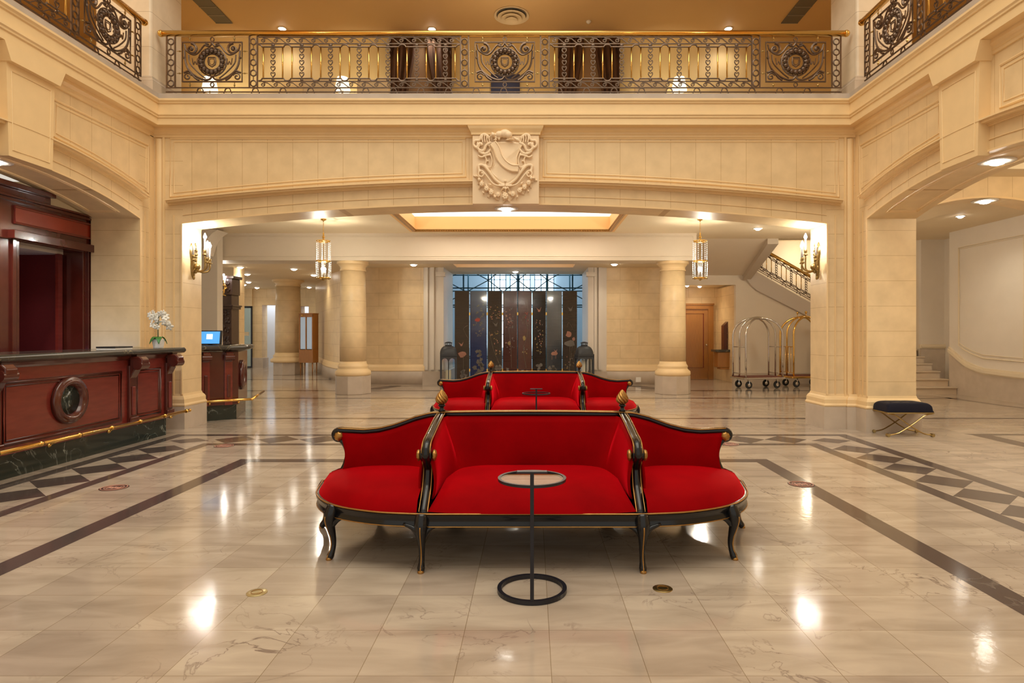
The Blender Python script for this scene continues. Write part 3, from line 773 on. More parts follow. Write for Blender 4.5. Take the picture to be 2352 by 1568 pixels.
# beam over the columns
bx1 = X(1600,14.3)
b = MB(); b.box(-7.6,bx1,14.3,15.0,3.055,3.70); b.box(-7.6,bx1,14.285,14.3,3.055,3.10); b.box(-7.6,bx1,14.28,14.3,3.10,3.112); b.box(-7.6,bx1,14.285,14.3,3.63,3.67)
b.tube([(-7.4,14.295,3.15),(bx1-.08,14.295,3.15),(bx1-.08,14.295,3.60),(-7.4,14.295,3.60)], .010, n=5, closed=True)
struct(b.build('trim_9', pale_pl))
c2 = MB(); x0c, x1c, y0c, y1c = X(1040,16.4), X(1322,16.4), 16.4, 17.2
for a in ((-15,-5.1,14.9,27), (-5.1,x0c,14.9,19.25), (x1c,bx1-.02,14.9,17.2), (x1c,4.3,17.2,19.25), (x0c,x1c,14.9,y0c), (x0c,x1c,y1c,19.25)): c2.box(a[0],a[1],a[2],a[3],3.2,3.28)
for a in ((x0c,x1c,y0c,y0c+.01),(x0c,x1c,y1c-.01,y1c),(x0c,x0c+.01,y0c,y1c),(x1c-.01,x1c,y0c,y1c)): c2.box(*a,3.2,3.45)
struct(c2.build('ceiling_rear', plaster))
cp = MB(); cp.box(x0c,x1c,y0c,y1c,3.44,3.46); struct(cp.build('ceiling_rear_coffer', simple('warm_cove', (.9,.6,.4), .6, emit=(1,.66,.42), es=.75)))
# curved walls flanking the portal
pathL = [(-2.95,17.3)]+[(p.x,p.y) for p in smooth_pts([(-3.0,17.3,0),(-4.2,17.25,0),(-5.2,17.75,0),(-6.2,19.3,0),(-7.3,21.8,0),(-8.05,23.4,0)], 6)]
rows = [[(x,y,0),(x,y,3.2)] for x, y in pathL]
o = MB().grid(rows).build('wall_back_left', stone_c, smooth=True); struct(o)
pathR = [(XC*2-.1-x, y) for x, y in pathL[:14]]+[(4.75,19.5)]
rows = [[(x,y,0),(x,y,3.2)] for x, y in pathR]
struct(MB().grid(rows).build('wall_back_right', stone_c, smooth=True))
for nm, P_, s_ in (('baseboard_back_left', pathL, 1), ('baseboard_back_right', pathR, -1)):
    b1 = MB(); base(b1, P_, s_, .36); b1.cur = 1; basemould(b1, P_, s_, .36); struct(b1.build(nm, [basem, stone_p], smooth=True, bevel=0))
# portal
jx0, jx1 = X(1020,17.3), X(1350,17.3)
pm = MB(); pm.box(-2.98,jx0,17.28,19.2,0,3.2); pm.box(jx1,2.05,17.28,19.2,0,3.2)
for a, b_ in ((-2.93,-2.85),(-2.78,-2.68),(jx0-.16,jx0),(jx1,jx1+.16),(1.82,1.92),(1.70,1.77)): pm.box(a,b_,17.2,17.28,.4,3.2)
for a, b_ in ((jx0-.20,jx0+.05),(jx1-.05,jx1+.20)): pm.box(a,b_,17.12,17.3,2.95,3.02); pm.box(a-.01,b_+.01,17.1,17.3,3.02,3.06)
struct(pm.build('wall_portal', pale_y))
b1 = MB(); base(b1, [(-3.0,17.28),(jx0,17.28),(jx0,19.2)], -1, .36); base(b1, [(2.05,17.28),(jx1,17.28),(jx1,19.2)], 1, .36)
struct(b1.build('baseboard_portal', basem))
# daylight room behind the screen, with windows and scaffolding
bw = MB(); bw.box(-5,4.2,25,25.1,0,5.5); bw.box(-5.1,-5,19.3,25,0,5.5); bw.box(4.2,4.3,19.3,25,0,5.5); bw.box(-5,4.2,19.2,19.3,3.28,5.5)
struct(bw.build('wall_daylight_room', bluem))
bw = MB(); bw.box(-5,4.2,19.3,25,5.4,5.5); struct(bw.build('ceiling_daylight_room', bluem))
for i, (a, b_) in enumerate(((1122,1162),(1172,1218),(1228,1272))):
    wn = MB(); D = 24.9; wn.box(X(a,D),X(b_,D),D-.02,D,.8,4.6)
    o = struct(wn.build('window_%d' % (2+i), dayglow))
    fr = MB(); xa, xb = X(a,D), X(b_,D)
    for k in range(4): fr.box(xa+(xb-xa)*k/3-.02, xa+(xb-xa)*k/3+.02, D-.06, D-.02, .8, 4.6)
    for k in range(8): fr.box(xa, xb, D-.06, D-.02, .8+k*.54, .83+k*.54)
    fr.build('window_frame', simple('window_bar%d' % i, (.25,.33,.38), .5), o)
sf = empty('scaffolding', (-.45,20.2,0), 0, 'steel scaffolding tower in the daylit room behind the folding screen', 'scaffolding')
m = MB(); m2 = MB()
for xx in (-2.35,-1.75,-.95,.0,.95,1.75,2.35):
    for yy in (0, 1.5): m.tube([(xx,yy,0),(xx,yy,4.6)], .028, n=6)
for zz in (.6,2.3,2.85,3.4,3.95):
    for yy in (0, 1.5): m.tube([(-2.5,yy,zz),(2.5,yy,zz)], .022, n=6)
xs = (-2.35,-.95,0,.95,2.35)
for i in range(4):
    for zz in (2.35, 3.1):
        m2.tube([(xs[i],-.03,zz),(xs[i+1],-.03,zz+.75)], .016, n=5); m2.tube([(xs[i],-.05,zz+.75),(xs[i+1],-.05,zz)], .016, n=5)
m.build('upright', scafm, sf, True); m2.build('brace', scafm, sf, True)

# columns
def column(x, y, r, H, hw, label, sq=False):
    t = empty('stone_column', (x,y,0), 0, label, 'column')
    m = MB(); n = 8
    if sq: m.box(-hw,hw,-hw,hw,0,.42)
    else: m.lathe((0,0,0), [(hw*1.08,0),(hw*1.08,.42)], n=8)
    m.build('plinth', basem, t, bevel=.01)
    m = MB(); m.lathe((0,0,0), [(r*1.30,.42),(r*1.36,.46),(r*1.34,.52),(r*1.15,.57),(r*1.12,.60),(r*1.16,.63),(r*1.12,.66),(r*1.04,.69),(r*1.0,.75)], n=40)
    m.build('base', stone_p, t, True)
    m = MB(); m.lathe((0,0,0), [(r,.75),(r,1.4),(r*.975,2.2),(r*.93,H-.22)], n=48); m.build('shaft', stone_r, t, True)
    m = MB(); m.lathe((0,0,0), [(r*.93,H-.22),(r*.99,H-.215),(r*.99,H-.19),(r*.95,H-.18),(r*.96,H-.13),(r*1.12,H-.07),(r*1.22,H-.06),(r*1.22,H)], n=40); m.build('capital', stone_p, t, True, angle=50)
    return t
column(X(811,14.65), 14.65, .30, 3.055, .385, 'round cream stone column under the beam behind the left pendant lantern')
column(X(1545,14.65), 14.65, .30, 3.055, .385, 'round cream stone column under the beam beside the wooden door')
column(X(662,21.4), 21.4, .42, 3.2, .47, 'thick far round column between the bright doorway and the display cabinet')

# far left walls
D = 25.6
fw = MB()
segs = [(X(577,D)+.02,X(602,D),0,3.2),(X(602,D),X(636,D),2.55,3.2),(X(636,D),X(690,D),0,3.2),(X(690,D),X(709,D),2.5,3.2),(X(709,D),X(735,D),0,3.2)]
for a in segs: fw.box(a[0],a[1],D,D+.5,a[2],a[3])
struct(fw.build('wall_far_left', stone_x))
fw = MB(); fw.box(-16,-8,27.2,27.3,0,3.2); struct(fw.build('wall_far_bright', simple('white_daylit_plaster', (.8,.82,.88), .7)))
area('far_daylight', (-10.3,26.6,3.1), (0,0,0), 3.5, .6, 40, COOL)
b1 = MB(); base(b1, [(X(577,D),D),(X(602,D),D),(X(602,D),D+.5)], -1, .4); base(b1, [(X(636,D),D),(X(690,D),D)], -1, .4); base(b1, [(X(709,D),D),(X(735,D),D)], -1, .4)
struct(b1.build('baseboard_far', basem))
# left side walls behind the desk
lw = MB(); lw.box(-9.5,X(499,14.0),14.0,14.25,0,3.67); lw.box(-9.6,-9.5,9.7,14.2,0,3.7)
struct(lw.build('wall_side_left', pale_x))
lw = MB(); lw.box(X(520,16.8),X(550,17.2),17.2,17.5,0,3.2)
struct(lw.build('wall_alcove_left', stone_x))
m = MB()                # haunch of the side vault
f_ = smooth_pts([(X(470,13.6),3.10,0),(X(478,13.6),3.35,0),(X(490,13.6),3.52,0),(X(505,13.6),3.62,0)], 6)
m.prism([(p.x,p.y) for p in f_]+[(X(470,13.6),3.67)], lambda u, v: (u,13.5,v), lambda u, v: (u,13.98,v)); struct(m.build('trim_10', pale_x))
# glass door
gd = MB(); D = 25.5; xa, xb = X(548,D), X(577,D)
gd.box(xa-.05,xb,D,D+.05,0,.06); gd.box(xa-.05,xb+.02,D,D+.06,2.42,2.5); gd.box(xb-.02,xb+.03,D,D+.06,0,2.5); gd.box(xa-.05,xa,D,D+.06,0,2.5)
o = struct(gd.build('door_1', steel)); g2 = MB(); g2.box(xa,xb-.02,D+.02,D+.03,.06,2.42); g2.build('glass_pane', glassf, o); g3 = MB(); g3.box(xa+.05,xb-.1,D+.01,D+.02,1.30,1.45); g3.build('frosted_band', simple('frosted_band', (.75,.6,.4), .6), o)
fw = MB(); fw.box(xa-.1,xb+.03,D,D+.4,2.5,3.2); struct(fw.build('wall_far_door', stone_x))

# rear downlights
rl = [(643,601,'nearest in the rear hall left of the pendant lantern'),(675,617,'above the thick far column'),(950,607,'over the curved wall left of the screen'),
      (1182,599,'centred in front of the portal coffer'),(1184,623,'centred over the folding screen'),(1411,606,'over the curved wall right of the screen'),
      (552,613,'beside the carved wooden surround'),(568,629,'second back beside the carved wooden surround'),(571,647,'above the glass door'),(560,653,'just left over the glass door'),
      (590,660,'above the far bright doorway'),(721,631,'behind the left pendant lantern'),(710,659,'above the display cabinet')]
for px, py, s in rl:
    zc = 3.2; D = (zc-CH)*F/(HY-py)
    if py > 650: D = min(D, 25)
    downlight((X(px,D), D, 3.2), 'small round downlight '+s, 42 if D < 20 else 30, (1,.88,.68), ring=.11, lamp=.075)
downlight((X(1741,13.6), 13.6, 3.67), 'small round downlight in front of the staircase', 50, (1,.88,.68), ring=.10, lamp=.065)
for px in (600, 1000, 1400):
    pass

# ------------------------------------------------------------------ right side: stair hall, door, alcove
D = 17.5
rx0 = X(1690,D)
sw = MB()
sw.prism([(rx0,0),(9.5,0),(9.5,3.6),(6.0,3.6),(6.0,3.1),(rx0,3.1)], lambda u, v: (u,D,v), lambda u, v: (u,D+.12,v))
struct(sw.build('wall_stair', pale_x)) if False else None
yb = lambda px: 622+(px-1727)*.565
sw = MB()
poly = [(rx0,0),(X(1900,D),0),(X(1900,D),Z(yb(1900)+35,D)),(X(1722,D),Z(655,D)),(X(1706,D),Z(632,D)),(X(1560,D),Z(632,D)),(X(1560,D),Z(654,D)),(rx0,Z(654,D))]
sw.prism(poly, lambda u, v: (u,D,v), lambda u, v: (u,D+.15,v)); struct(sw.build('wall_stair', pale_pl))
b1 = MB(); base(b1, [(rx0,D+.15),(rx0,D),(X(1890,D),D)], -1, .3); struct(b1.build('baseboard_stair', basem))
sw = MB(); sw.box(5.8,9.9,21.2,21.3,0,4.6); sw.box(9.78,9.86,15.91,21.2,0,4.6); struct(sw.build('wall_stair_back', pale_pl))
sw = MB(); sw.box(5.8,9.9,15.1,21.3,4.5,4.6); struct(sw.build('ceiling_stair', plaster))
# sloping underside of the upper flight
so = MB()
P_ = [(X(1598,15.1),15.1,3.68),(X(1763,15.1),15.1,3.68),(X(1706,17.45),17.45,Z(632,17.45)),(X(1560,17.45),17.45,Z(632,17.45))]
so.add(P_+[(a,b,c+.12) for a,b,c in P_], [(0,1,2,3),(4,5,6,7),(0,1,5,4),(1,2,6,5),(2,3,7,6),(3,0,4,7)])
e0, e1 = Vector(P_[1]), Vector(P_[2])
for_ = [e0, e0+Vector((.26,0,0)), e1+Vector((.20,0,0)), e1]
so.cur = 1; so.add([p-Vector((0,0,.14)) for p in for_]+[p+Vector((0,0,.5)) for p in for_], [(0,1,2,3),(4,5,6,7),(0,1,5,4),(1,2,6,5),(2,3,7,6),(3,0,4,7)]); so.cur = 0
so.add([e0, e1, e1+Vector((.25,0,.10)), e0+Vector((.28,0,.0)), e0+Vector((.28,0,.4)), e1+Vector((.25,0,.5))], [(0,1,2,3),(3,2,5,4)])
struct(so.build('ceiling_slope', [pale_pl, simple('soffit_edge', (.55,.46,.36), .6)]))
pt('stairwell_fill', (8.9,20.2,3.9), 48, (1,.88,.66), .2)  # added light without a fixture, brightens the wall behind the stair railing
pt('stair_hall_lamp', (6.2,13.2,3.3), 55, (1,.88,.66), .2)
# alcove with wooden door
al = MB(); D2 = 19.3
al.box(3.6,X(1720,D2),D2,D2+.1,0,3.0); al.box(rx0+.0,rx0+.12,D+.15,D2,0,2.75)
struct(al.build('wall_alcove', stone_x))
al = MB(); al.box(3.6,rx0+.1,D+.1,D2,2.80,2.86); struct(al.build('ceiling_alcove', plaster))
for px, py, s in ((1578,661,'in the alcove ceiling left of the wooden door'), (1607,655,'in the alcove ceiling over the wooden door')):
    DD = 18.4 if px < 1600 else 18.7
    downlight((X(px,DD), DD, 2.80), 'small round downlight '+s, 26, (1,.86,.6), ring=.08, lamp=.05)
xa, xb = X(1566,D2), X(1637,D2)
dr = MB()
for a in ((xa-.13,xa,0,2.3),(xb-.16,xb,0,2.3),(xa,xb-.16,2.14,2.3)): dr.box(a[0],a[1],D2-.09,D2,a[2],a[3])
dr.box(xa-.15,xb+.02,D2-.11,D2,2.26,2.31)
o = struct(dr.build('door_2', oak))
lf = MB(); lf.box(xa,xb-.16,D2-.05,D2-.01,0,2.14); lf.build('door_leaf', oak, o)
lf = MB(); lf.tube([(xa+.1,D2-.055,.35),(xb-.30,D2-.055,.35),(xb-.30,D2-.055,2.0),(xa+.1,D2-.055,2.0)], .014, n=6, closed=True); lf.build('panel_moulding', mahog, o)
lf = MB(); lf.lathe((xb-.22,D2-.12,1.04), [(.001,0),(.022,.005),(.03,.02),(.022,.035),(.012,.04),(.012,.07)], n=14, axis='Y'); lf.build('door_knob', chrome, o, True)
m = MB(); px0 = X(1647,D2); m.box(px0,px0+.09,D2-.06,D2,1.28,1.48); o = m.build('card_reader', blackp, bevel=.01)
tag(o, 'small dark card reader on the wall right of the wooden door', 'card reader')
# porter's desk with pigeonholes
pd = empty('porter_desk', (X(1672,18.2),18.2,0), 0, 'wooden porter desk with dark pigeonholes in the alcove beside the luggage carts', 'desk')
m = MB(); m.box(-.42,.18,-.2,.25,.86,.93); m.build('desk_top', top_m, pd, bevel=.008)
m = MB(); m.box(-.34,.16,-.15,.22,.42,.86); m.box(-.26,.16,-.12,.2,.36,.42); m.build('desk_body', oak, pd, bevel=.01)
m = MB(); m.prism([(-.12,.93),(.17,.93),(.17,1.78),(.04,1.78),(-.12,1.62)], lambda u, v: (u,.0,v), lambda u, v: (u,.24,v)); m.build('pigeonhole_case', mahogd, pd)
m = MB()
for k in range(4): m.box(-.02,.16,-.03,.02,1.05+k*.17,1.065+k*.17)
m.build('pigeonhole_shelf', oak, pd)
m = MB(); m.box(.02,.26,-.30,-.26,.24,1.02); m.box(.10,.24,-.2,.2,1.02,1.74); m.build('end_panel', oak, pd)
# stair flight at right
stf = empty('staircase', (7.0,14.4,0), 0, 'stone staircase rising beyond the right opening with moulded treads', 'staircase')
for k in range(16):
    m = MB(); m.box(1.0,2.72,.3*k,.3*(k+1)+.3,max(.165*(k)-.3,0),.165*(k+1)-.03); m.build('riser_block', tread, stf)
    m = MB(); m.box(.98,2.73,.3*k-.025,.3*(k+1),.165*(k+1)-.03,.165*(k+1)); m.build('tread', tread, stf, bevel=.008)
    if k == 8: break
# upper flight: stringer and railing
us = empty('upper_stair_flight', (0,D,0), 0, 'upper stair flight slanting down to the right above the luggage carts', 'staircase')
m = MB()
pl = [(X(1722,D),Z(618,D)),(X(1900,D),Z(yb(1900),D)),(X(1900,D),Z(yb(1900)+32,D)),(X(1840,D),Z(720,D)),(X(1735,D),Z(667,D)),(X(1722,D),Z(655,D)),(X(1704,D),Z(632,D))]
m.prism(pl, lambda u, v: (u,-.12,v), lambda u, v: (u,-.002,v)); m.build('stringer', simple('stringer_stone', (.60,.51,.42), .5), us)
m = MB(); m.prism([(X(1722,D),Z(618,D)),(X(1900,D),Z(yb(1900),D)),(X(1900,D),Z(yb(1900)+10,D)),(X(1722,D),Z(628,D))], lambda u, v: (u,.16,v), lambda u, v: (u,1.4,v)); m.build('steps', tread, us)
sx0 = X(1728,D); sz0 = Z(yb(1728)-4, D)
railing('stair_railing', lambda u, w_, v: (sx0+u, D-.08+w_, sz0-.565*u+v), 2.1, [('S',0.02,2.08)], 'bronze stair railing with brass handrail slanting down above the luggage carts', hr=.72)
# right wing walls
rw = MB(); rw.box(9.75,9.9,4.5,14.7,0,3.75); rw.box(9.77,10.4,15.8,15.9,0,3.75); rw.box(10.35,10.45,14.7,15.8,0,3.75)
struct(rw.build('wall_wing_right', pale_y))
rt = MB()
zb_ = lambda y: interp([12.0,13.6,14.1,14.7], [.62,.66,.78,1.10], y)
for off, r in ((.30,.016),(.37,.010)):
    ys = [12.45,13.3,13.6,13.9,14.2,14.42-off*.2]
    rt.tube([(9.74,yy,zb_(yy)+off-.1) for yy in ys]+[(9.74,14.42-off*.2,3.5-off*.5),(9.74,12.45,3.5-off*.5)], r, n=6, closed=True)
us_ = lin(9,14.68,30)
for lo, hi, p in ((-.15,-.12,.03),(-.12,-.05,.06),(-.05,-.01,.04)):
    band(rt, lambda u, w_, z: (9.75+w_,u,z), us_, lambda u: zb_(u)+lo, lambda u: zb_(u)+hi, p)
rt.box(9.72,10.36,15.74,15.82,1.02,1.12); rt.box(9.74,10.36,15.72,15.82,1.05,1.09)
struct(rt.build('trim_11', simple('pale_trim', (.78,.66,.48), .5)))
rb = MB(); band(rb, lambda u, w_, z: (9.75+w_,u,z), us_, lambda u: 0, lambda u: zb_(u)-.15, .02); rb.box(9.75,10.36,15.76,15.82,0,1.02)
struct(rb.build('baseboard_wing', basem))
rc = MB(); rc.box(5.44,12,9.0,15.9,3.75,3.85); struct(rc.build('ceiling_wing', plaster))
downlight((X(2206,12.6),12.6,3.75), 'small round downlight over the foot of the stone staircase', 70, (1,.9,.72), ring=.09, lamp=.06, group=None)
cr = MB(); arch_wall(cr, lambda u, w_, z: (u,9.45+w_,z), 5.3, 11.5, 5.44, 8.25, 3.08, 3.43, 4.45, .4, 24)
struct(cr.build('wall_cross_arch', [stone_x, stone_v]))
cr = MB()
fc = arch_fn(5.44,8.25,3.08,3.43)
band(cr, lambda u, w_, z: (u,9.45+w_,z), lin(5.44,8.25,24), fc, lambda u: fc(u)+.03, .02); struct(cr.build('trim_12', stone_p))
rc = MB(); rc.box(5.44,12,2,9.45,4.0,4.1); rc.box(9.6,9.75,2,9.4,0,4.0); struct(rc.build('ceiling_wing_front', plaster))
pt('wing_fill', (7.4,6.8,3.5), 95, (1,.88,.66), .2)  # added light without a fixture, brightens the right wing walls
# left wing closure behind the panelling
lc = MB(); lc.box(-9,-6.2,2,9.3,4.0,4.1); struct(lc.build('ceiling_wing_left', plaster))

# ------------------------------------------------------------------ mahogany back bar behind the desk
bb = empty('wall_panelling', (-6.3,7.0,0), 0, 'tall mahogany panelled surround with an open doorway behind the reception desk', 'wall panelling')
x = 0
def wbox(name, y0, y1, z0, z1, p, mat=mahogd, bevel=.006, x0=-.3):
    m = MB(); m.box(x0, p, y0-7.0, y1-7.0, z0, z1); return m.build(name, mat, bb, bevel=bevel)
yd = lambda px: 6.3*F/(VX-px)     # depth at a photo column on the x=-6.3 plane
zt = 3.02
wbox('pilaster', yd(191), yd(221), 0, zt-.02, .0); wbox('pilaster', 7.10, yd(45), 0, zt-.2, .0); wbox('pilaster', 4.5, 7.10, 0, zt+.2, .03)
wbox('pilaster_fillet', yd(199), yd(206), .0, zt-.45, .03); wbox('pilaster_fillet', yd(24), yd(33), 0, zt-.45, .03)
wbox('lintel', yd(14), yd(212), 2.54, 2.645, .10)
wbox('frieze', 7.12, yd(220), 2.535, zt-.02, .02)
wbox('frieze_panel', yd(28), yd(204), 2.75, 2.93, .03, simple('red_mahogany', (.30,.035,.015), .25, noise=.2, nscale=3, coat=.4))
m = MB(); m.tube([(.035,yd(27)-7,2.74),(.035,yd(205)-7,2.74),(.035,yd(205)-7,2.94),(.035,yd(27)-7,2.94)], .016, n=6, closed=True); m.build('panel_moulding', mahog, bb)
wbox('cornice', 7.12, yd(221), 2.99, 3.03, .06); wbox('cornice', 7.12, yd(221), 3.03, 3.055, .10)
wbox('cornice', 4.5, yd(105), 3.06, 3.14, .07); wbox('cornice', 4.5, yd(105), 3.14, 3.20, .14)
# recess
m = MB(); ya, yb_ = yd(45)-7, yd(191)-7
m.box(-1.3,-1.25,ya-.3,yb_+.3,0,2.6); m.box(-1.3,-.3,yb_,yb_+.05,0,2.6); m.box(-1.3,-.3,ya-.05,ya,0,2.6); m.build('recess_lining', redcloth, bb)
m = MB(); m.box(-1.3,-.28,ya,yb_,2.50,2.535); m.build('recess_ceiling', pale_y, bb)
m = MB(); m.box(-.3,-.26,ya,ya+.06,0,2.5); m.box(-.3,-.26,yb_-.12,yb_-.04,0,2.5); m.build('door_jamb', mahog, bb)
downlight((-6.75, yd(60)+.12, 2.498), 'small downlight in the ceiling of the mahogany doorway', 10, ring=.05, lamp=.03, group=None)
pt('desk_screen_glow', (-6.05,8.45,1.08), 3, (.2,.45,1), .1)

# ------------------------------------------------------------------ reception counter
def corbel(parent, o, dx, dz=1.02, s=1.0, mat=mahogd):
    """scroll corbel at local point o, projecting along dx (unit plan vector)"""
    m = MB(); a = Vector((dx[0],dx[1],0)); t = Vector((-a.y,a.x,0)); w2 = .055*s
    pr = [(0,.10),(.10,.10),(.13,.07),(.13,.02),(.10,-.02),(.05,-.03),(.025,-.08),(.0,-.12)]
    for sg in (0,):
        m.prism([(u*s, v*s) for u, v in pr], lambda u, v: Vector(o)+a*u-t*w2+Vector((0,0,v)), lambda u, v: Vector(o)+a*u+t*w2+Vector((0,0,v)))
    return m.build('corbel', mat, parent, bevel=.012), None
def medallion(parent, c, nrm, R=.25):
    """round frame with marble disc, facing plan vector nrm"""
    a = math.atan2(nrm[1], nrm[0])
    m = MB(); m.lathe((0,0,0), [(R,0),(R,.03),(R*.95,.05),(R*.88,.045),(R*.84,.06),(R*.74,.065),(R*.68,.045),(R*.64,.04),(R*.60,.01),(R*.58,.0)], n=40, axis='X')
    o = m.build('medallion_frame', mahogd, parent, True); o.location = c; o.rotation_euler = (0,0,a)
    m = MB(); m.lathe((0,0,0), [(R*.62,.0),(R*.62,.012),(.002,.014)], n=32, axis='X'); d_ = m.build('marble_disc', green_m, o, True)
    return o
rc_ = empty('reception_counter', (-5.0,6.9,0), 0, 'long mahogany reception counter with round green marble medallion and brass foot rail', 'counter')
Y = lambda px: 5.0*F/(VX-px)-6.9
ye = 8.74-6.9; ys_ = 4.3-6.9
m = MB(); m.box(-.62,.0,ys_,ye,.24,1.09); m.build('body', mahog, rc_, bevel=.006)
m = MB(); m.box(-.62,-.05,ys_,ye-.06,0,.25); m.build('plinth', green_m, rc_)
m = MB(); sweep_profile(m, [(-.66,ye+.07),(.0,ye+.07),(.0,ys_)], [(-.3,1.12),(.04,1.115),(.085,1.13),(.10,1.15),(.10,1.175),(.085,1.20),(-.3,1.20)], 1)
m.box(-.66,-.28,ys_,ye-.2,1.12,1.20); m.build('worktop', top_m, rc_, True, angle=50)
m = MB(); sweep_profile(m, [(-.62,ye),(.0,ye),(.0,ys_)], [(-.01,1.07),(.02,1.07),(.03,1.09),(.05,1.12),(-.01,1.12)], 1); m.build('cornice', mahogd, rc_)
def cpanel(y0, y1, z0=.36, z1=.90):
    m = MB(); m.tube([(.0,y0,z0),(.0,y1,z0),(.0,y1,z1),(.0,y0,z1)], .020, n=6, closed=True); m.tube([(.0,y0+.035,z0+.035),(.0,y1-.035,z0+.035),(.0,y1-.035,z1-.035),(.0,y0+.035,z1-.035)], .010, n=6, closed=True); m.build('panel_moulding', mahogd, rc_, True)
cpanel(Y(5), Y(277), .34, .93); cpanel(Y(311), Y(367), .34, .93); cpanel(4.5-6.9, Y(-40), .34, .93)
for px in (-20, 300, 384):
    yy = Y(px)
    m = MB(); m.box(0,.035,yy-.07,yy+.07,.28,1.0); m.build('pilaster', mahogd, rc_, bevel=.006)
    m = MB(); m.box(.03,.05,yy-.03,yy+.03,.38,.74); m.build('pilaster_panel', mahog, rc_, bevel=.01)
    m = MB(); m.box(.03,.06,yy-.08,yy+.08,.27,.36); m.build('pilaster_foot', mahogd, rc_, bevel=.01)
    corbel(rc_, (.03,yy,.985), (1,0), s=1.25)
    m = MB(); m.lathe((.135,yy-.085,1.005), [(.058,0),(.058,.17)], n=16, axis='Y'); m.build('corbel_roll', mahogd, rc_, True, angle=40)
medallion(rc_, (0,Y(157),.68), (1,0), .255)
m = MB(); m.tube([(.2,ys_,.32),(.2,ye+.08,.32)], .021, n=12)
for yy in lin(ys_+.3, ye, 8): m.lathe((.2,yy,.32), [(.026,-.02),(.026,.02)], n=12, axis='Y')
m.ell((.2,ye+.08,.32), .024,.024,.024); m.build('foot_rail', brass, rc_, True)
for px in (90, 230, 375):
    yy = Y(px); m = MB(); m.tube([(.0,yy,.28),(.12,yy,.275),(.2,yy,.31)], .009, n=8); m.ell((.1,yy,.265), .022,.022,.022); m.build('rail_bracket', brass, rc_, True)
# second counter beyond the arch
P0, P1, P2 = (-5.34,9.84), (-4.80,10.28), (-5.16,11.4)
c2_ = empty('reception_counter', (0,0,0), 0, 'smaller angled mahogany counter behind the left pier carrying the monitor', 'counter')
def off(path, d): return path
pp = [(P0[0]-.3,P0[1]+.02), P0, P1, P2]
poly = [P0, P1, P2, (-5.9,11.4), (-5.9,9.84)]
m = MB(); m.prism(poly, lambda u, v: (u,v,.24), lambda u, v: (u,v,1.10)); m.build('body', mahogd, c2_, bevel=.006)
m = MB(); sweep_profile(m, [P0,P1,P2], [(-.2,0),(-.03,0),(-.03,.24),(-.2,.24)], -1); m.build('plinth', green_m, c2_)
m = MB(); sweep_profile(m, [P0,P1,P2], [(-.3,1.12),(.05,1.115),(.10,1.13),(.12,1.15),(.12,1.18),(.10,1.20),(-.3,1.20)], -1)
m.prism([(-5.45,9.95),(-5.05,10.3),(-5.3,11.35),(-5.9,11.4),(-5.9,9.9)], lambda u, v: (u,v,1.12), lambda u, v: (u,v,1.20)); m.build('worktop', top_m, c2_, True, angle=50)
dd = (Vector(P1)-Vector(P0)).normalized(); nn = Vector((dd.y,-dd.x))
for fr in (.30, .78):
    p = Vector(P0)+dd*(Vector(P1)-Vector(P0)).length*fr
    m = MB(); m.obox((p.x+nn.x*.01,p.y+nn.y*.01,.62), .12,.05,.76, math.atan2(dd.y,dd.x)); m.build('pilaster', mahog, c2_, bevel=.008)
    m = MB(); m.obox((p.x+nn.x*.03,p.y+nn.y*.03,.55), .05,.05,.36, math.atan2(dd.y,dd.x)); m.build('pilaster_panel', mahogd, c2_, bevel=.01)
    corbel(c2_, (p.x,p.y,1.0), (nn.x,nn.y)); 
    m = MB(); q0 = Vector((p.x+nn.x*.10,p.y+nn.y*.10,1.01)); t3 = Vector((dd.x,dd.y,0)); m.tube([q0-t3*.07, q0+t3*.07], .048, n=14); m.build('corbel_roll', mahogd, c2_, True, angle=40)
d2 = (Vector(P2)-Vector(P1)).normalized(); n2 = Vector((d2.y,-d2.x)); n2 = n2 if n2.x > 0 else -n2
mc = Vector(P1)+d2*.36; medallion(c2_, (mc.x,mc.y,.70), (n2.x,n2.y), .25)
m = MB(); r_ = [Vector((p[0],p[1],.33)) for p in ((P0[0]+.10,P0[1]-.12),(-4.55,10.22),(-4.95,11.6))]; m.tube([r_[0],r_[1]], .021, n=10); m.tube([r_[1],r_[2]], .021, n=10); m.ell(r_[1], .024,.024,.024)
m.build('foot_rail', brass, c2_, True)
m = MB()
for fr in (.3,.8):
    p = r_[0].lerp(r_[1], fr); m.tube([p, p-Vector((nn.x,nn.y,0))*.16-Vector((0,0,.04))], .009, n=8); m.ell(p-Vector((nn.x,nn.y,0))*.12-Vector((0,0,.05)), .02,.02,.02)
m.build('rail_bracket', brass, c2_, True)

# monitor
mo = empty('monitor', (-5.22,10.2,1.20), math.radians(12), 'black monitor with lit blue screen standing on the smaller counter', 'monitor')
m = MB(); m.box(-.15,.15,-.05,.08,0,.012); m.box(-.03,.03,.0,.03,0,.1); m.build('stand', blackp, mo)
m = MB(); m.obox((0,0,.13), .36,.035,.23, 0, math.radians(-14)); m.build('housing', blackp, mo, bevel=.006)
m = MB(); m.obox((0,-.022,.13), .30,.004,.20, 0, math.radians(-14)); sc_ = m.build('screen', screenm, mo)
m = MB(); m.obox((.0,-.028,.145), .09,.003,.085, 0, math.radians(-14)); m.obox((.055,-.016,.085), .07,.003,.05, 0, math.radians(-14)); m.build('window_pane', screenw, sc_)
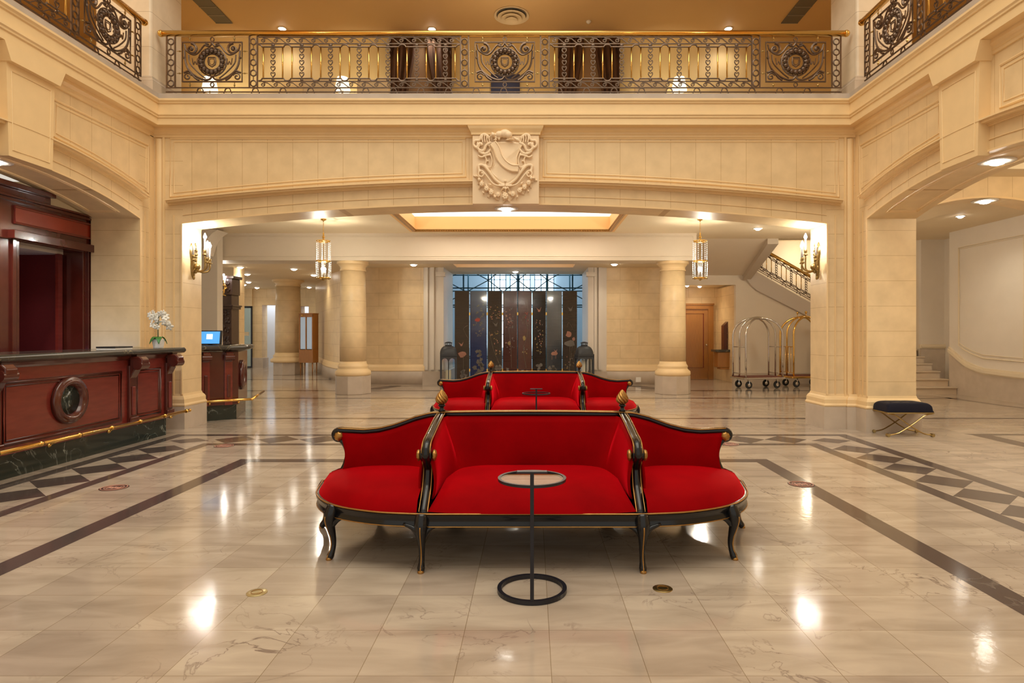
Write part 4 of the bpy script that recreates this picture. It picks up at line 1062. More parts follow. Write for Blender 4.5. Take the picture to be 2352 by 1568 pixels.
# document tray and orchid on the counter
yt = 7.87
dt = empty('document_tray', (-5.22,yt,1.20), 0, 'low black document tray with papers on the counter near the orchid', 'tray')
m = MB(); m.box(-.12,.12,-.17,.17,.018,.035); m.build('lid', blackp, dt, bevel=.003)
m = MB(); m.box(-.115,.115,-.165,.165,0,.018); m.build('paper_stack', whitec, dt)
orc = empty('potted_orchid', (-5.12,8.62,1.20), 0, 'white orchid in a square white pot at the end of the counter', 'plant')
m = MB()
m.add([(-.045,-.045,0),(.045,-.045,0),(.045,.045,0),(-.045,.045,0),(-.06,-.06,.12),(.06,-.06,.12),(.06,.06,.12),(-.06,.06,.12)], [(0,1,2,3),(4,5,6,7),(0,1,5,4),(1,2,6,5),(2,3,7,6),(3,0,4,7)])
m.build('pot', whitec, orc, bevel=.004)
for (a, l) in ((-2.1,.13),(-1.0,.14),(.8,.12),(2.6,.12)):
    rows = []
    for i in range(9):
        t = i/8; cx = math.cos(a)*l*t*.9; cy = math.sin(a)*l*t*.9; cz = .13+.035*math.sin(t*PI*.8)-.10*t*t
        wdt = .040*math.sin(PI*min(.97,(t*.85+.12)))
        rows.append([(cx-math.sin(a)*wdt*s, cy+math.cos(a)*wdt*s, cz+abs(s)*.008) for s in (-1,-.5,0,.5,1)])
    MB().grid(rows).build('leaf', leafm, orc, True, solid=.004)
s1 = smooth_pts([(0,0,.12),(.0,.0,.25),(.0,-.01,.38),(.03,0,.46),(.075,0,.465),(.11,0,.40),(.125,0,.31)], 5)
s2 = smooth_pts([(-.015,.01,.12),(-.02,.01,.25),(-.02,.0,.36),(-.05,0,.43),(-.09,0,.46)], 5)
m = MB(); m.tube(s1, .0045, n=5); m.tube(s2, .0045, n=5); m.build('stem', stemm, orc, True)
random.seed(11)
def flower(c, r):
    m = MB(); ax = Matrix.Rotation(random.uniform(-.5,.5),3,'X') @ Matrix.Rotation(random.uniform(-.9,.9),3,'Z')
    for k in range(5):
        a = k*2*PI/5+random.uniform(-.1,.1); d = ax @ Vector((math.cos(a),0,math.sin(a)))
        rot = Matrix.Rotation(0,3,'X'); tdir = d; up = ax @ Vector((0,-1,0)); sd = tdir.cross(up)
        R3 = Matrix((tdir, sd, up)).transposed()
        m.ell(Vector(c)+d*r*.6, r*.62, r*.42, r*.12, 8, 5, R3)
    m.ell(Vector(c)+ax@Vector((0,-r*.25,0)), r*.18,r*.2,r*.18, 6, 4)
    return m.build('flower', petal, orc, True)
for p in s1[18:]: 
    if random.random() < .95: flower((p.x+random.uniform(-.03,.03), random.uniform(-.04,.02), p.z+random.uniform(-.03,.03)), random.uniform(.040,.052))
for p in s2[10:]: flower((p.x+random.uniform(-.03,.03), random.uniform(-.04,.02), p.z+random.uniform(-.05,.04)), random.uniform(.034,.046))
for _ in range(5): flower((random.uniform(-.08,.0), -.02, random.uniform(.28,.38)), .036)

# ------------------------------------------------------------------ sconces
def sconce(loc, s, label, lit=True, power=22):
    """wall light on a wall whose outward normal is s*X"""
    t = empty('wall_sconce', loc, 0, label, 'wall light')
    m = MB()
    prof = [(-.26,.01),(-.22,.04),(-.12,.06),(.0,.055),(.10,.085),(.20,.075),(.27,.03)]
    rows = []
    for zz, wd in prof: rows.append([(0,-wd,zz),(s*.02,-wd*.9,zz),(s*.035,0,zz),(s*.02,wd*.9,zz),(0,wd,zz)])
    m.grid(rows)
    random.seed(5)
    for k in range(26):
        zz = random.uniform(-.18,.25); ww = interp([p[0] for p in prof],[p[1] for p in prof],zz)*random.choice((-.85,.85,.5,-.5,0)); m.ell((s*.03,ww,zz), .016,.022,.025, 7, 4)
    m.tube(smooth_pts([(0,-.06,.2),(s*.03,0,.28),(0,.06,.2)], 5), .014, n=6)
    m.ell((s*.02,0,-.26), .02,.02,.035); m.build('backplate', brassd, t, True)
    m = MB(); m.ell((s*.07,0,-.10), .05,.04,.05); m.ell((s*.05,0,-.16), .03,.03,.04)
    m.build('hub', brassd, t, True)
    arms = [((s*.29,-.12), .0), ((s*.19,.0), .13), ((s*.12,-.20), .03), ((s*.17,.18), .02)]
    for i, ((ax, ay), dz) in enumerate(arms):
        m = MB(); m.tube(smooth_pts([(s*.06,0,-.12),(ax*.45,ay*.5,-.17),(ax*.85,ay*.9,-.155),(ax,ay,-.10),(ax,ay,-.06+dz)], 6), .013, n=7)
        m.lathe((ax,ay,-.06+dz), [(.010,0),(.034,.008),(.036,.016),(.014,.025),(.020,.045),(.024,.07),(.022,.085)], n=12)
        o = m.build('arm', brassd, t, True)
        m = MB(); m.lathe((ax,ay,.02+dz), [(.015,0),(.015,.17)], n=10); m.build('candle_sleeve', whitec, o, True)
        m = MB(); m.lathe((ax,ay,.19+dz), [(.006,0),(.020,.015),(.024,.035),(.014,.065),(.002,.09)], n=10); m.build('bulb', glowb, o, True)
        pt('sconce_lamp', (loc[0]+ax, loc[1]+ay, loc[2]+.24+dz), power/4, (1,.92,.75), .02)
    return t
sconce((A0,9.50,2.50), 1, 'brass candle wall sconce on the left reveal of the wide arch', power=300)
sconce((A1,9.50,2.50), -1, 'brass candle wall sconce on the right reveal of the wide arch near the bench', power=300)

# carved wooden surround in the left background with a sconce
dwood = simple('dark_carved_wood', (.055,.028,.022), .35, noise=.3, nscale=8, coat=.3)
tw = empty('carved_surround', (X(516,15.6),15.6,0), 0, 'tall dark carved wooden surround beyond the smaller counter', 'wall panelling')
m = MB(); m.box(-.30,.17,0,.4,0,2.35); m.build('post', dwood, tw, bevel=.01)
m = MB(); m.box(-.30,.22,-.06,.4,2.0,2.06); m.box(-.30,.25,-.10,.4,2.06,2.10); m.build('cornice', dwood, tw, bevel=.006)
m = MB(); m.box(-.30,.20,-.03,.4,2.35,2.75); m.box(-.30,.26,-.08,.4,2.75,2.82); m.build('entablature', dwood, tw, bevel=.01)
m = MB(); random.seed(2)
for k in range(60): m.ell((random.uniform(-.2,.12),-.01,random.uniform(1.0,1.95)), .03,.025,.04, 6, 4)
for k in range(14): m.ell((random.uniform(-.2,.15),-.04,random.uniform(2.4,2.7)), .03,.025,.03, 6, 4)
m.build('carving', dwood, tw, True)
sc3 = empty('wall_sconce', (X(516,15.4),15.45,2.62), 0, 'small brass two candle sconce on the carved wooden surround', 'wall light')
m = MB(); m.tube([(-.06,.03,-.05),(-.06,.03,.10)], .012, n=6); m.tube(smooth_pts([(0,.06,-.1),(-.10,-.02,-.2),(.0,-.1,-.25),(.03,-.1,-.05)],5), .016, n=7); m.tube(smooth_pts([(0,.06,-.1),(-.14,0,.0),(-.2,0,-.12),(-.12,0,-.25),(.03,-.05,-.3)],5), .012, n=6)
m.lathe((.03,-.1,-.08), [(.02,0),(.04,.02),(.02,.05)], n=10); m.build('bracket', brass, sc3, True)
m = MB(); m.lathe((.03,-.1,-.03), [(.016,0),(.016,.12)], n=8); m.build('candle_sleeve', whitec, sc3, True)
m = MB(); m.ell((.03,-.1,.12), .02,.02,.035); m.ell((-.06,.03,.21), .02,.02,.035); m.lathe((-.06,.03,.09), [(.014,0),(.014,.09)], n=8); m.build('bulb', glowb, sc3, True)
pt('sconce_lamp', (X(516,15.3),15.2,2.8), 8, (1,.9,.7), .04)

# ------------------------------------------------------------------ pendant lanterns
def pendant(loc, label):
    t = empty('pendant_lantern', loc, 0, label, 'pendant light', None)
    zc = 3.67-loc[2]
    m = MB(); m.lathe((0,0,zc), [(.06,0),(.055,-.02),(.02,-.035),(.012,-.05)], n=16)
    nl = 12; z1 = zc-.05; z0 = .42+.16
    for i in range(nl):
        za = z1-(z1-z0)*i/nl; zb = z1-(z1-z0)*(i+1)/nl-.006; c = (za+zb)/2; h = (za-zb)/2
        m.tube([(.009*math.cos(2*PI*k/8)*(1 if i%2 else 0), .009*math.cos(2*PI*k/8)*(0 if i%2 else 1), c+h*math.sin(2*PI*k/8)) for k in range(8)], .0028, n=4, closed=True)
    m.build('chain', brass, t, True)
    m = MB(); m.lathe((0,0,.40), [(.02,0),(.03,.01),(.012,.03),(.022,.06),(.028,.08),(.012,.12),(.016,.15),(.006,.17)], n=14)
    for k in range(6):
        a = k*PI/3; m.tube(smooth_pts([(0,0,.40),(.08*math.cos(a),.08*math.sin(a),.415),(.135*math.cos(a),.135*math.sin(a),.395)],4), .006, n=5)
    m.build('crown', brass, t, True)
    for zz, r in ((.395,.135),(.0,.137),(-.335,.13)):
        m = MB(); m.tube([(r*math.cos(2*PI*k/24), r*math.sin(2*PI*k/24), zz) for k in range(24)], .008, n=6, closed=True, flat=(1.8,1)); m.build('hoop', brass, t, True)
    m = MB()
    for k in range(6):
        a = k*PI/3
        for j in range(20):
            zz = .385-.71*j/19; r = .136+(.012*math.sin(j/19*PI*1.0) if zz < 0 else 0); m.ell((r*math.cos(a), r*math.sin(a), zz), .0085,.0085,.012, 6, 3)
    m.build('bead_string', simple('cut_glass', (.85,.88,.9), .1, spec=.9, emit=(1,.95,.85), es=.35), t, True)
    m = MB(); m.grid([[(.128*math.cos(2*PI*k/24),.128*math.sin(2*PI*k/24),zz) for k in range(24)] for zz in (-.33,.0)], closed=True); m.build('glass_cylinder', glass, t, True)
    m = MB(); m.lathe((0,0,-.33), [(.002,-.06),(.022,-.05),(.03,-.02),(.05,-.005),(.05,.005),(.02,.01)], n=16)
    for k in range(6):
        a = k*PI/3; m.tube([(0,0,-.33),(.13*math.cos(a),.13*math.sin(a),-.335)], .007, n=5); m.ell((.14*math.cos(a),.14*math.sin(a),-.34), .014,.014,.02, 6, 4)
    m.tube([(0,0,.38),(0,0,-.12)], .005, n=5); m.build('lower_spider', brassd, t, True)
    m = MB()
    for k in range(4):
        a = k*PI/2+.4; m.lathe((.035*math.cos(a),.035*math.sin(a),-.27), [(.010,0),(.010,.09)], n=8)
    m.build('candle_sleeve', whitec, t, True)
    m = MB()
    for k in range(4):
        a = k*PI/2+.4; m.ell((.035*math.cos(a),.035*math.sin(a),-.155), .014,.014,.028, 8, 5)
    m.build('bulb', glowb, t, True)
    pt('pendant_lamp', (loc[0],loc[1],loc[2]-.13), 85, (1,.93,.76), .05)
    return t
zl = Z(600,12.5)-.12
pendant((X(743,12.5),12.5,2.83), 'brass and glass bead hanging lantern left of the ceiling coffer')
pendant((X(1608,12.5),12.5,2.83), 'brass and glass bead hanging lantern right of the ceiling coffer')

# ------------------------------------------------------------------ folding screen
fs = empty('folding_screen', (X(1185,17.9),17.9,0), 0, 'eight panel dark lacquer folding screen painted with birds and flowers', 'screen')
cols = [(.035,.022,.014),(.035,.05,.14),(.02,.012,.01),(.07,.022,.018),(.075,.018,.012),(.015,.010,.008),(.05,.055,.065),(.03,.018,.013)]  # second panel: blue reflection put into the lacquer colour
SH = Z(668,17.9)
xs = [X(p,17.9)-X(1185,17.9) for p in (1044,1078.5,1119.5,1154,1189,1222,1254.5,1291.5,1326)]
inks = {'g': simple('grey_paint', (.17,.15,.13), .5), 'p': simple('pink_paint', (.42,.20,.14), .5), 'y': simple('ochre_paint', (.34,.24,.08), .5), 'r': simple('red_paint', (.45,.06,.04), .5), 'b': simple('stem_paint', (.17,.14,.10), .5)}
random.seed(21)
for i in range(8):
    x0, x1 = xs[i]+.012, xs[i+1]-.012; dy = .05 if i % 2 else -.05
    lm = simple('lacquer_%d' % i, cols[i], .16, noise=.3, nscale=4, bump=.35, stretch=(.5,.5,14), coat=.5)
    m = MB(); m.add([(x0,dy,.03),(x1,-dy,.03),(x1,-dy+.03,.03),(x0,dy+.03,.03),(x0,dy,SH),(x1,-dy,SH),(x1,-dy+.03,SH),(x0,dy+.03,SH)],
                     [(0,1,2,3),(4,5,6,7),(0,1,5,4),(1,2,6,5),(2,3,7,6),(3,0,4,7)])
    p_ = m.build('panel', lm, fs)
    W = x1-x0
    def pos(u, v, e=.006): return (x0+W*u, dy+(-2*dy)*u-e, .03+(SH-.03)*v)
    def blob(mb, u, v, ru, rv, n=9, jag=.25):
        c = [pos(u+ru*math.cos(2*PI*k/n)*(1+random.uniform(-jag,jag)), v+rv*math.sin(2*PI*k/n)*(1+random.uniform(-jag,jag)), .004) for k in range(n)]
        mb.add(c, [tuple(range(n))])
    paint = {k: MB() for k in inks}
    def line(P_, k='b', r=.006): paint[k].tube([pos(u, v, .004) for u, v in smooth_pts2(P_)], r, n=4)
    def rock(u, v, s=1):
        for _ in range(5): blob(paint['g'], u+random.uniform(-.2,.2)*s, v+random.uniform(-.04,.04)*s, .12*s, .022*s, 9, .5)
    def bird(u, v, k='p', s=1):
        blob(paint[k], u, v, .10*s, .014*s); 
        paint[k].add([pos(u-.05*s,v,.005),pos(u-.22*s,v+.035*s,.005),pos(u+.02*s,v+.01*s,.005)], [(0,1,2)]); paint[k].add([pos(u,v,.005),pos(u+.16*s,v+.045*s,.005),pos(u+.09*s,v,.005)], [(0,1,2)])
    def fl(n, u0, u1, v0, v1, ks='pgy', s=.04):
        for _ in range(n):
            blob(paint[random.choice(ks)], random.uniform(u0,u1), random.uniform(v0,v1), s*random.uniform(.6,1.4), s*.16*random.uniform(.6,1.4), 6, .4)
    if i == 0: line([(.9,.62),(.6,.58),(.9,.48)]); bird(.45,.40,'p',.9); blob(paint['p'],.5,.30,.25,.035); line([(.6,.28),(.6,.10)]); rock(.6,.09); 
    if i == 1: fl(16,.2,.8,.68,.85,'gb'); blob(paint['r'],.45,.68,.16,.022); fl(20,.2,.8,.5,.66,'gb'); rock(.5,.30,.8); rock(.5,.22); rock(.5,.12,1.2)
    if i == 2: line([(.1,.55),(.4,.35),(.8,.2)]); fl(26,.15,.85,.68,.84,'pyg'); bird(.55,.62,'g'); fl(14,.2,.7,.40,.56,'py'); rock(.7,.13); fl(8,.5,.9,.3,.38,'py')
    if i == 3: line([(.4,.6),(.55,.4),(.6,.15)]); fl(26,.2,.7,.55,.80,'ppg'); blob(paint['y'],.45,.42,.12,.02); fl(18,.2,.8,.28,.5,'gp'); rock(.5,.10); bird(.6,.80,'g',.5)
    if i == 4: line([(.5,.7),(.7,.55),(.4,.35),(.6,.15)]); fl(16,.2,.8,.6,.78,'rb'); blob(paint['y'],.45,.48,.10,.03); fl(10,.3,.7,.3,.4,'gy'); rock(.5,.10)
    if i == 5: bird(.5,.78,'p'); fl(26,.2,.8,.42,.7,'pyg'); fl(14,.3,.7,.30,.42,'gy'); rock(.5,.15,.9); blob(paint['y'],.4,.10,.3,.012)
    if i == 6: blob(paint['p'],.5,.31,.20,.025); line([(.35,.3),(.35,.24)],'p'); line([(.6,.3),(.6,.25)],'p'); bird(.6,.33,'p',.6); rock(.35,.15); rock(.45,.13,.8)
    if i == 7: bird(.55,.79,'g'); blob(paint['p'],.45,.52,.22,.035); blob(paint['g'],.5,.42,.40,.035); line([(.3,.6),(.45,.65),(.8,.55)],'b'); line([(.5,.42),(.5,.1)],'b'); line([(.7,.42),(.45,.12)],'b'); blob(paint['p'],.78,.47,.1,.02); fl(8,.2,.9,.13,.22,'gy'); fl(6,.2,.9,.2,.3,'pg')
    pm_ = MB()
    for q_, k in enumerate(inks): pm_.cur = q_; pm_.add(paint[k].v, paint[k].f)
    pm_.build('painting', list(inks.values()), p_)
    if i < 7:
        m = MB()
        for zz in (.35, SH*.75): m.box(x1-.005,x1+.03,-dy-.03,-dy+.0,zz-.04,zz+.04)
        m.build('hinge', brass, fs)
# gap glare is the daylight behind

# ------------------------------------------------------------------ floor lanterns
def lantern(x, y, label, ch):
    t = empty('floor_lantern', (x,y,0), math.radians(8), label, 'lantern', None); w2 = .22; H = .80
    m = MB(); m.box(-w2,w2,-w2,w2,0,.06)
    for sx in (-1,1):
        for sy in (-1,1): m.box(*sorted((sx*w2, sx*(w2-.05))), *sorted((sy*w2, sy*(w2-.05))), 0, H)
    # arched heads on all four sides
    for ax in (0,1):
        for s in (-1,1):
            for (a, b_) in ((-w2+.03,0),(0,w2-.03)):
                c = (a+b_)/2; r = (b_-a)/2-.015
                P_ = [(c+r*math.cos(PI*k/10), H-.16+r*1.3*math.sin(PI*k/10)) for k in range(11)]
                rows = [[(u,v) ,(u,H)] for u, v in P_]
                for dpt in (0,):
                    rr = []
                    for (u,v),(u2,v2) in rows:
                        if ax == 0: rr.append([(u,s*w2,v),(u,s*w2,v2),(u,s*(w2-.02),v2),(u,s*(w2-.02),v)])
                        else: rr.append([(s*w2,u,v),(s*w2,u,v2),(s*(w2-.02),u,v2),(s*(w2-.02),u,v)])
                    m.grid(rr, closed=True)
            if ax == 0: m.box(-.012,.012,*sorted((s*w2,s*(w2-.02))),0,H)
            else: m.box(*sorted((s*w2,s*(w2-.02))),-.012,.012,0,H)
    m.box(-w2,w2,-w2,w2,H-.02,H+.05); m.build('frame', lantm, t)
    m = MB(); rows = []
    for k in range(9):
        a = k/8*PI/2; r = w2*1.02*math.cos(a)**.6 if k < 8 else .03; r = max(r,.06); zz = H+.05+.22*math.sin(a)
        row = []
        for j in range(32):
            th = 2*PI*j/32; e = .45+.55*k/8; cx = abs(math.cos(th))**e*(1 if math.cos(th)>0 else -1); sy = abs(math.sin(th))**e*(1 if math.sin(th)>0 else -1)
            row.append((r*cx*(1.0), r*sy, zz))
        rows.append(row)
    m.grid(rows, closed=True); m.lathe((0,0,H+.26), [(.09,0),(.09,.03),(.07,.035)], n=20); m.lathe((0,0,H+.33), [(.10,0),(.10,.02),(.05,.04),(.02,.045)], n=20)
    for k in range(6): m.tube([(.08*math.cos(k*PI/3),.08*math.sin(k*PI/3),H+.29),(.08*math.cos(k*PI/3),.08*math.sin(k*PI/3),H+.34)], .008, n=5)
    m.build('dome', lantm, t, True, angle=50)
    m = MB(); g = w2-.025
    for s in (-1,1): m.box(-g,g,s*g-.002,s*g+.002,.06,H-.02); m.box(s*g-.002,s*g+.002,-g,g,.06,H-.02)
    m.build('glass_pane', glass, t)
    m = MB(); m.lathe((0,0,.06), [(.075,0),(.075,ch),(.07,ch+.005),(.01,ch)], n=24); m.build('candle', wax, t, True, angle=50)
    return t
lantern(X(1030,16.7), 16.7, 'large black arched floor lantern with candle left of the folding screen', .36)
lantern(X(1342,16.7), 16.7, 'large black arched floor lantern with tall candle right of the folding screen', .62)

# ------------------------------------------------------------------ conversation sofa
def sofa(loc, label):
    t = empty('island_sofa', loc, 0, label, 'sofa', 'red velvet island sofas')
    outl = smooth_pts([(.65,-.83,0),(.95,-.775,0),(1.24,-.62,0),(1.42,-.36,0),(1.50,0,0)], 6)      # right front quarter
    def sgn(P_, sx, sy): return [Vector((p.x*sx, p.y*sy, p.z)) for p in P_]
    GH = .335
    topw = lambda u: interp([.0,.10,.25,.45,.60,.75,1.0], [.812,.810,.782,.728,.700,.690,.700], u)   # wing top height along its length 0..1
    divz = lambda y: interp([-.72,-.68,-.62,-.5,-.3,0], [.56,.62,.68,.735,.778,.810], y)
    # middle seats + backs (front and rear)
    for sy in (1,-1):
        rows = []
        for i in range(15):
            v = i/14; row = []
            for k in range(25):
                u = -1+2*k/24
                xx = .615*math.copysign(1-(1-abs(u))**1.15, u) if False else .62*u
                yy = -.10-(.745-.05*abs(u)**4)*v
                zz = GH+.132*max(1-abs(u)**7,0)**.4*max(1-v**5,0)**.55+.006
                row.append((xx, yy*sy, zz))
            rows.append(row)
        m = MB().grid(rows); m.build('seat_cushion', velvet, t, True)
        # back wrap
        plan = smooth_pts([(-.615,-.66,0),(-.60,-.45,0),(-.53,-.24,0),(-.38,-.115,0),(-.15,-.085,0),(.15,-.085,0),(.38,-.115,0),(.53,-.24,0),(.60,-.45,0),(.615,-.66,0)], 5)
        rows = []
        npl = len(plan)
        for j in range(11):
            f = j/10; row = []
            for i_, p in enumerate(plan):
                t_ = i_/(npl-1); e_ = min(t_, 1-t_); sg_ = -1 if t_ < .5 else 1
                if e_ < .28: yt_ = -.655+.635*(e_/.28); T_ = Vector((sg_*.628, yt_, divz(yt_)-.004))
                else: T_ = Vector((-.628+1.256*(t_-.28)/.44, -.02, .806))
                B_ = Vector((p.x, p.y, .38)); q_ = B_.lerp(T_, f**1.15 if f else 0)
                bul = .022*math.sin(PI*f)
                row.append((q_.x-(sg_*bul if e_ < .25 else 0), (q_.y-(bul if e_ > .25 else 0))*sy, q_.z))
            rows.append(row)
        MB().grid(rows).build('backrest', velvet, t, True, solid=.012)
    # end seats and wings
    for sx in (1,-1):
        for sy in (1,-1):
            C0 = Vector((.685,-.06,0)); cur = outl[1:-1]; cur = [Vector((.685,-.80,0))]+[Vector((p.x-.01, p.y+.01, 0)) for p in cur[1:]]+[Vector((1.49,-.02,0))]
            rows = []
            for j in range(17):
                r = j/16; row = []
                for i, p in enumerate(cur):
                    s_ = i/(len(cur)-1); q_ = C0+(p-C0)*(r*1.012)
                    zz = GH+.124*max(1-r**4.6,0)**.52+.004
                    if j == 16: zz = GH-.005
                    row.append((q_.x*sx, q_.y*sy, zz))
                rows.append(row)
            MB().grid(rows).build('seat_cushion', velvet, t, True)
            plan = smooth_pts([(.685,-.64,0),(.70,-.42,0),(.76,-.20,0),(.90,-.07,0),(1.10,-.045,0),(1.25,-.045,0),(1.375,-.045,0)], 5)
            rows = []
            npl = len(plan)
            for j in range(11):
                f = j/10; row = []
                for i_, p in enumerate(plan):
                    t_ = i_/(npl-1)
                    if t_ < .42: yt_ = -.64+.62*(t_/.42); T_ = Vector((.672, yt_, divz(yt_)-.004))
                    else: u_ = (t_-.42)/.58; T_ = Vector((.672+.705*u_, -.02, topw((.672+.705*u_-.65)/.74)-.012))
                    B_ = Vector((p.x, p.y, .38)); q_ = B_.lerp(T_, f**1.15 if f else 0)
                    bul = .016*math.sin(PI*f)
                    xq = q_.x+(bul if t_ < .4 else 0)-(.045*math.sin(PI*f)*max(0, (t_-.85)/.15))
                    row.append((sx*xq, sy*(q_.y-(bul if t_ > .4 else 0)), q_.z))
                rows.append(row)
            MB().grid(rows).build('wing_backrest', velvet, t, True, solid=.012)
    # crest rail
    m = MB(); xs_ = lin(-.65,.65,20)
    m.tube([(x_,0,.816+.006*(1-(x_/.65)**2)) for x_ in xs_], .024, n=10, flat=(.9,1.3), up=(0,0,1))
    m.build('crest_rail', black, t, True)
    for sy in (-1,1): MB().tube([(x_,sy*.028,.834+.006*(1-(x_/.65)**2)) for x_ in xs_], .005, n=5).build('gilt_line', gilt, t, True)
    for sx in (1,-1):
        m = MB(); P_ = [(sx*(.65+.74*u), 0, topw(u)+.004) for u in lin(0,1,24)]
        sp_ = [(sx*(1.39+.035*math.sin(a)), 0, .667+.036*math.cos(a)) for a in lin(.2,4.6,12)]
        m.tube(P_+sp_, [.024]*25+[.024-.0008*i for i in range(len(sp_))], n=10, flat=(.9,1.25), up=(0,1,0) if False else None)
        P3 = smooth_pts([(sx*1.40,0,.66),(sx*1.345,0,.60),(sx*1.325,0,.53),(sx*1.34,0,.46),(sx*1.37,0,.40)], 5)
        m.tube(P3, [.022]*len(P3), n=10)
        m.build('wing_rail', black, t, True)
        for sy in (-1,1): MB().tube([(p[0], sy*.026, p[2]+.016) for p in P_], .005, n=5).build('gilt_line', gilt, t, True)
        m = MB(); m.lathe((sx*1.385,-.045,.662), [(.004,0),(.022,.004),(.034,.018),(.030,.03),(.034,.06),(.022,.086),(.004,.09)], n=20, axis='Y', rib=8, ribd=.10); m.build('rosette', gilt, t, True)
        # dividers, posts
        for sy in (1,-1):
            path_ = smooth_pts([(0,0,.815),(0,-.15,.802),(0,-.32,.776),(0,-.50,.742),(0,-.60,.725),(0,-.66,.70),(0,-.685,.655),(0,-.65,.615),(0,-.605,.57),(0,-.60,.53),(0,-.63,.46),(0,-.68,.41),(0,-.755,.345),(0,-.79,.30)], 5)
            m = MB(); m.tube([(sx*.65, p.y*sy, p.z) for p in path_], .027, n=10, flat=(.85,1.0))
            m.lathe((sx*.65-.032, -.645*sy, .655), [(.045,0),(.045,.064)], n=18, axis='X')
            m.build('post', black, t, True, angle=60)
            for e in (-1,1): MB().tube([(sx*.65+e*.026, p.y*sy+ (-.012*sy if p.z < .6 else 0), p.z+(.014 if p.z > .6 else 0)) for p in path_[:-3]], .0045, n=5).build('gilt_line', gilt, t, True)
            for e in (-1,1):
                m = MB(); m.lathe((sx*.65+e*.032 if e > 0 else sx*.65-.032-.032, -.645*sy, .648), [(.006,0),(.026,.004),(.034,.014),(.026,.026),(.006,.032)], n=18, axis='X', rib=7, ribd=.12); m.build('rosette', gilt, t, True)
        # finial
        m = MB(); m.lathe((sx*.65,0,.838), [(.022,0),(.026,.008),(.016,.018),(.014,.03),(.024,.038),(.027,.046),(.016,.052)], n=20); m.build('finial_base', black, t, True)
        m = MB(); prof = [(.015,.05),(.030,.06),(.040,.075),(.041,.09),(.035,.11),(.024,.13),(.012,.147),(.003,.156)]
        m.lathe((sx*.65,0,.838), [(interp([0,.5,1],[0,0,0],0)+r_, z_) for r_, z_ in [(interp([p[1] for p in prof],[p[0] for p in prof],.05+.106*q_/24), .05+.106*q_/24) for q_ in range(25)]], n=64, rib=9, ribd=.13, twist=24); m.build('finial', gilt, t, True)
    # seat rail all round
    ring = []
    q4 = outl
    ring += [Vector((x_,-.83,0)) for x_ in lin(-.64,.6,8)]+q4+[Vector((p.x,-p.y,0)) for p in reversed(q4[:-1])]+[Vector((x_,.83,0)) for x_ in lin(.6,-.6,8)]
    ring += [Vector((-p.x,-p.y,0)) for p in q4]+[Vector((-p.x,p.y,0)) for p in reversed(q4[:-1])][:-1]
    m = MB(); rows = []
    N = len(ring)
    prof = [(.0,.338),(.012,.330),(.010,.315),(-.004,.300),(-.004,.285),(.006,.272),(.004,.262),(-.02,.258),(-.05,.262),(-.05,.338)]
    for i in range(N):
        a = ring[(i+1) % N]-ring[i-1]; nn_ = Vector((a.y,-a.x,0)).normalized()
        rows.append([(ring[i].x+nn_.x*o_, ring[i].y+nn_.y*o_, z_) for o_, z_ in prof])
    rows.append(rows[0]); m.grid(rows, closed=True); m.build('seat_rail', black, t, True, angle=60)
    for zz, oo in ((.338,.008),(.262,.006)):
        m = MB(); pts = []
        for i in range(N):
            a = ring[(i+1) % N]-ring[i-1]; nn_ = Vector((a.y,-a.x,0)).normalized(); pts.append((ring[i].x+nn_.x*oo, ring[i].y+nn_.y*oo, zz))
        m.tube(pts, .0055 if zz > .3 else .0035, n=5, closed=True); m.build('gilt_line', gilt, t, True)
    m = MB(); m.add([(p.x*.97,p.y*.97,.268) for p in ring], [tuple(range(N))]); m.build('underside_block', rubber, t)  # unseen dark sheet, added to block light and darken the floor reflection
    # cabriole legs
    legs = [(sx*.65, sy*-.83, 0, -sy) for sx in (1,-1) for sy in (1,-1)]+[(sx*1.24, sy*-.62, sx*.55, -sy*.75) for sx in (1,-1) for sy in (1,-1)]+[(sx*1.49, 0, sx*1.0, 0) for sx in (1,-1)]
    for (lx, ly, dx, dy) in legs:
        d = Vector((dx,dy,0)).normalized()
        pr = [(-.01,.325,.040),(.012,.285,.042),(.020,.245,.036),(.012,.195,.027),(-.002,.145,.020),(-.008,.095,.017),(.0,.055,.0175),(.014,.025,.023),(.018,.008,.020),(.016,.0,.014)]
        pp_ = smooth_pts([(lx+d.x*o_, ly+d.y*o_, z_) for o_, z_, r in pr], 3); rr = []
        for i in range(len(pr)-1): rr += [pr[i][2]+(pr[i+1][2]-pr[i][2])*k/3 for k in range(3)]
        rr.append(pr[-1][2])
        m = MB(); m.tube(pp_, rr, n=10); 
        tdir = Vector((-d.y, d.x, 0))
        for e in (-1,1):       # knee brackets sweeping into the rail
            kp_ = smooth_pts([Vector((lx,ly,.215))+d*.012+tdir*e*.012, Vector((lx,ly,.25))+tdir*e*.045-d*.004, Vector((lx,ly,.275))+tdir*e*.11-d*.014], 4)
            m.tube(kp_, [.020,.0195,.019,.018,.017,.015,.013,.011,.008], n=7)
        lg_ = m.build('leg', black, t, True)
        m = MB(); m.tube([p+d*(rr[i]*.96) for i, p in enumerate(pp_[4:-2], 4)], .0045, n=5); m.ell(pp_[-3]+d*.008, .020,.020,.016); m.build('gilt_line', gilt, lg_, True)
    return t
sf1 = sofa((0,4.53,0), 'nearer red velvet island sofa with black and gilt frame and gold finials')
sf2 = copy_tree(sf1); sf2.location = (.045,9.42-.15,0); sf2['label'] = 'farther red velvet island sofa, mostly hidden behind the nearer one'

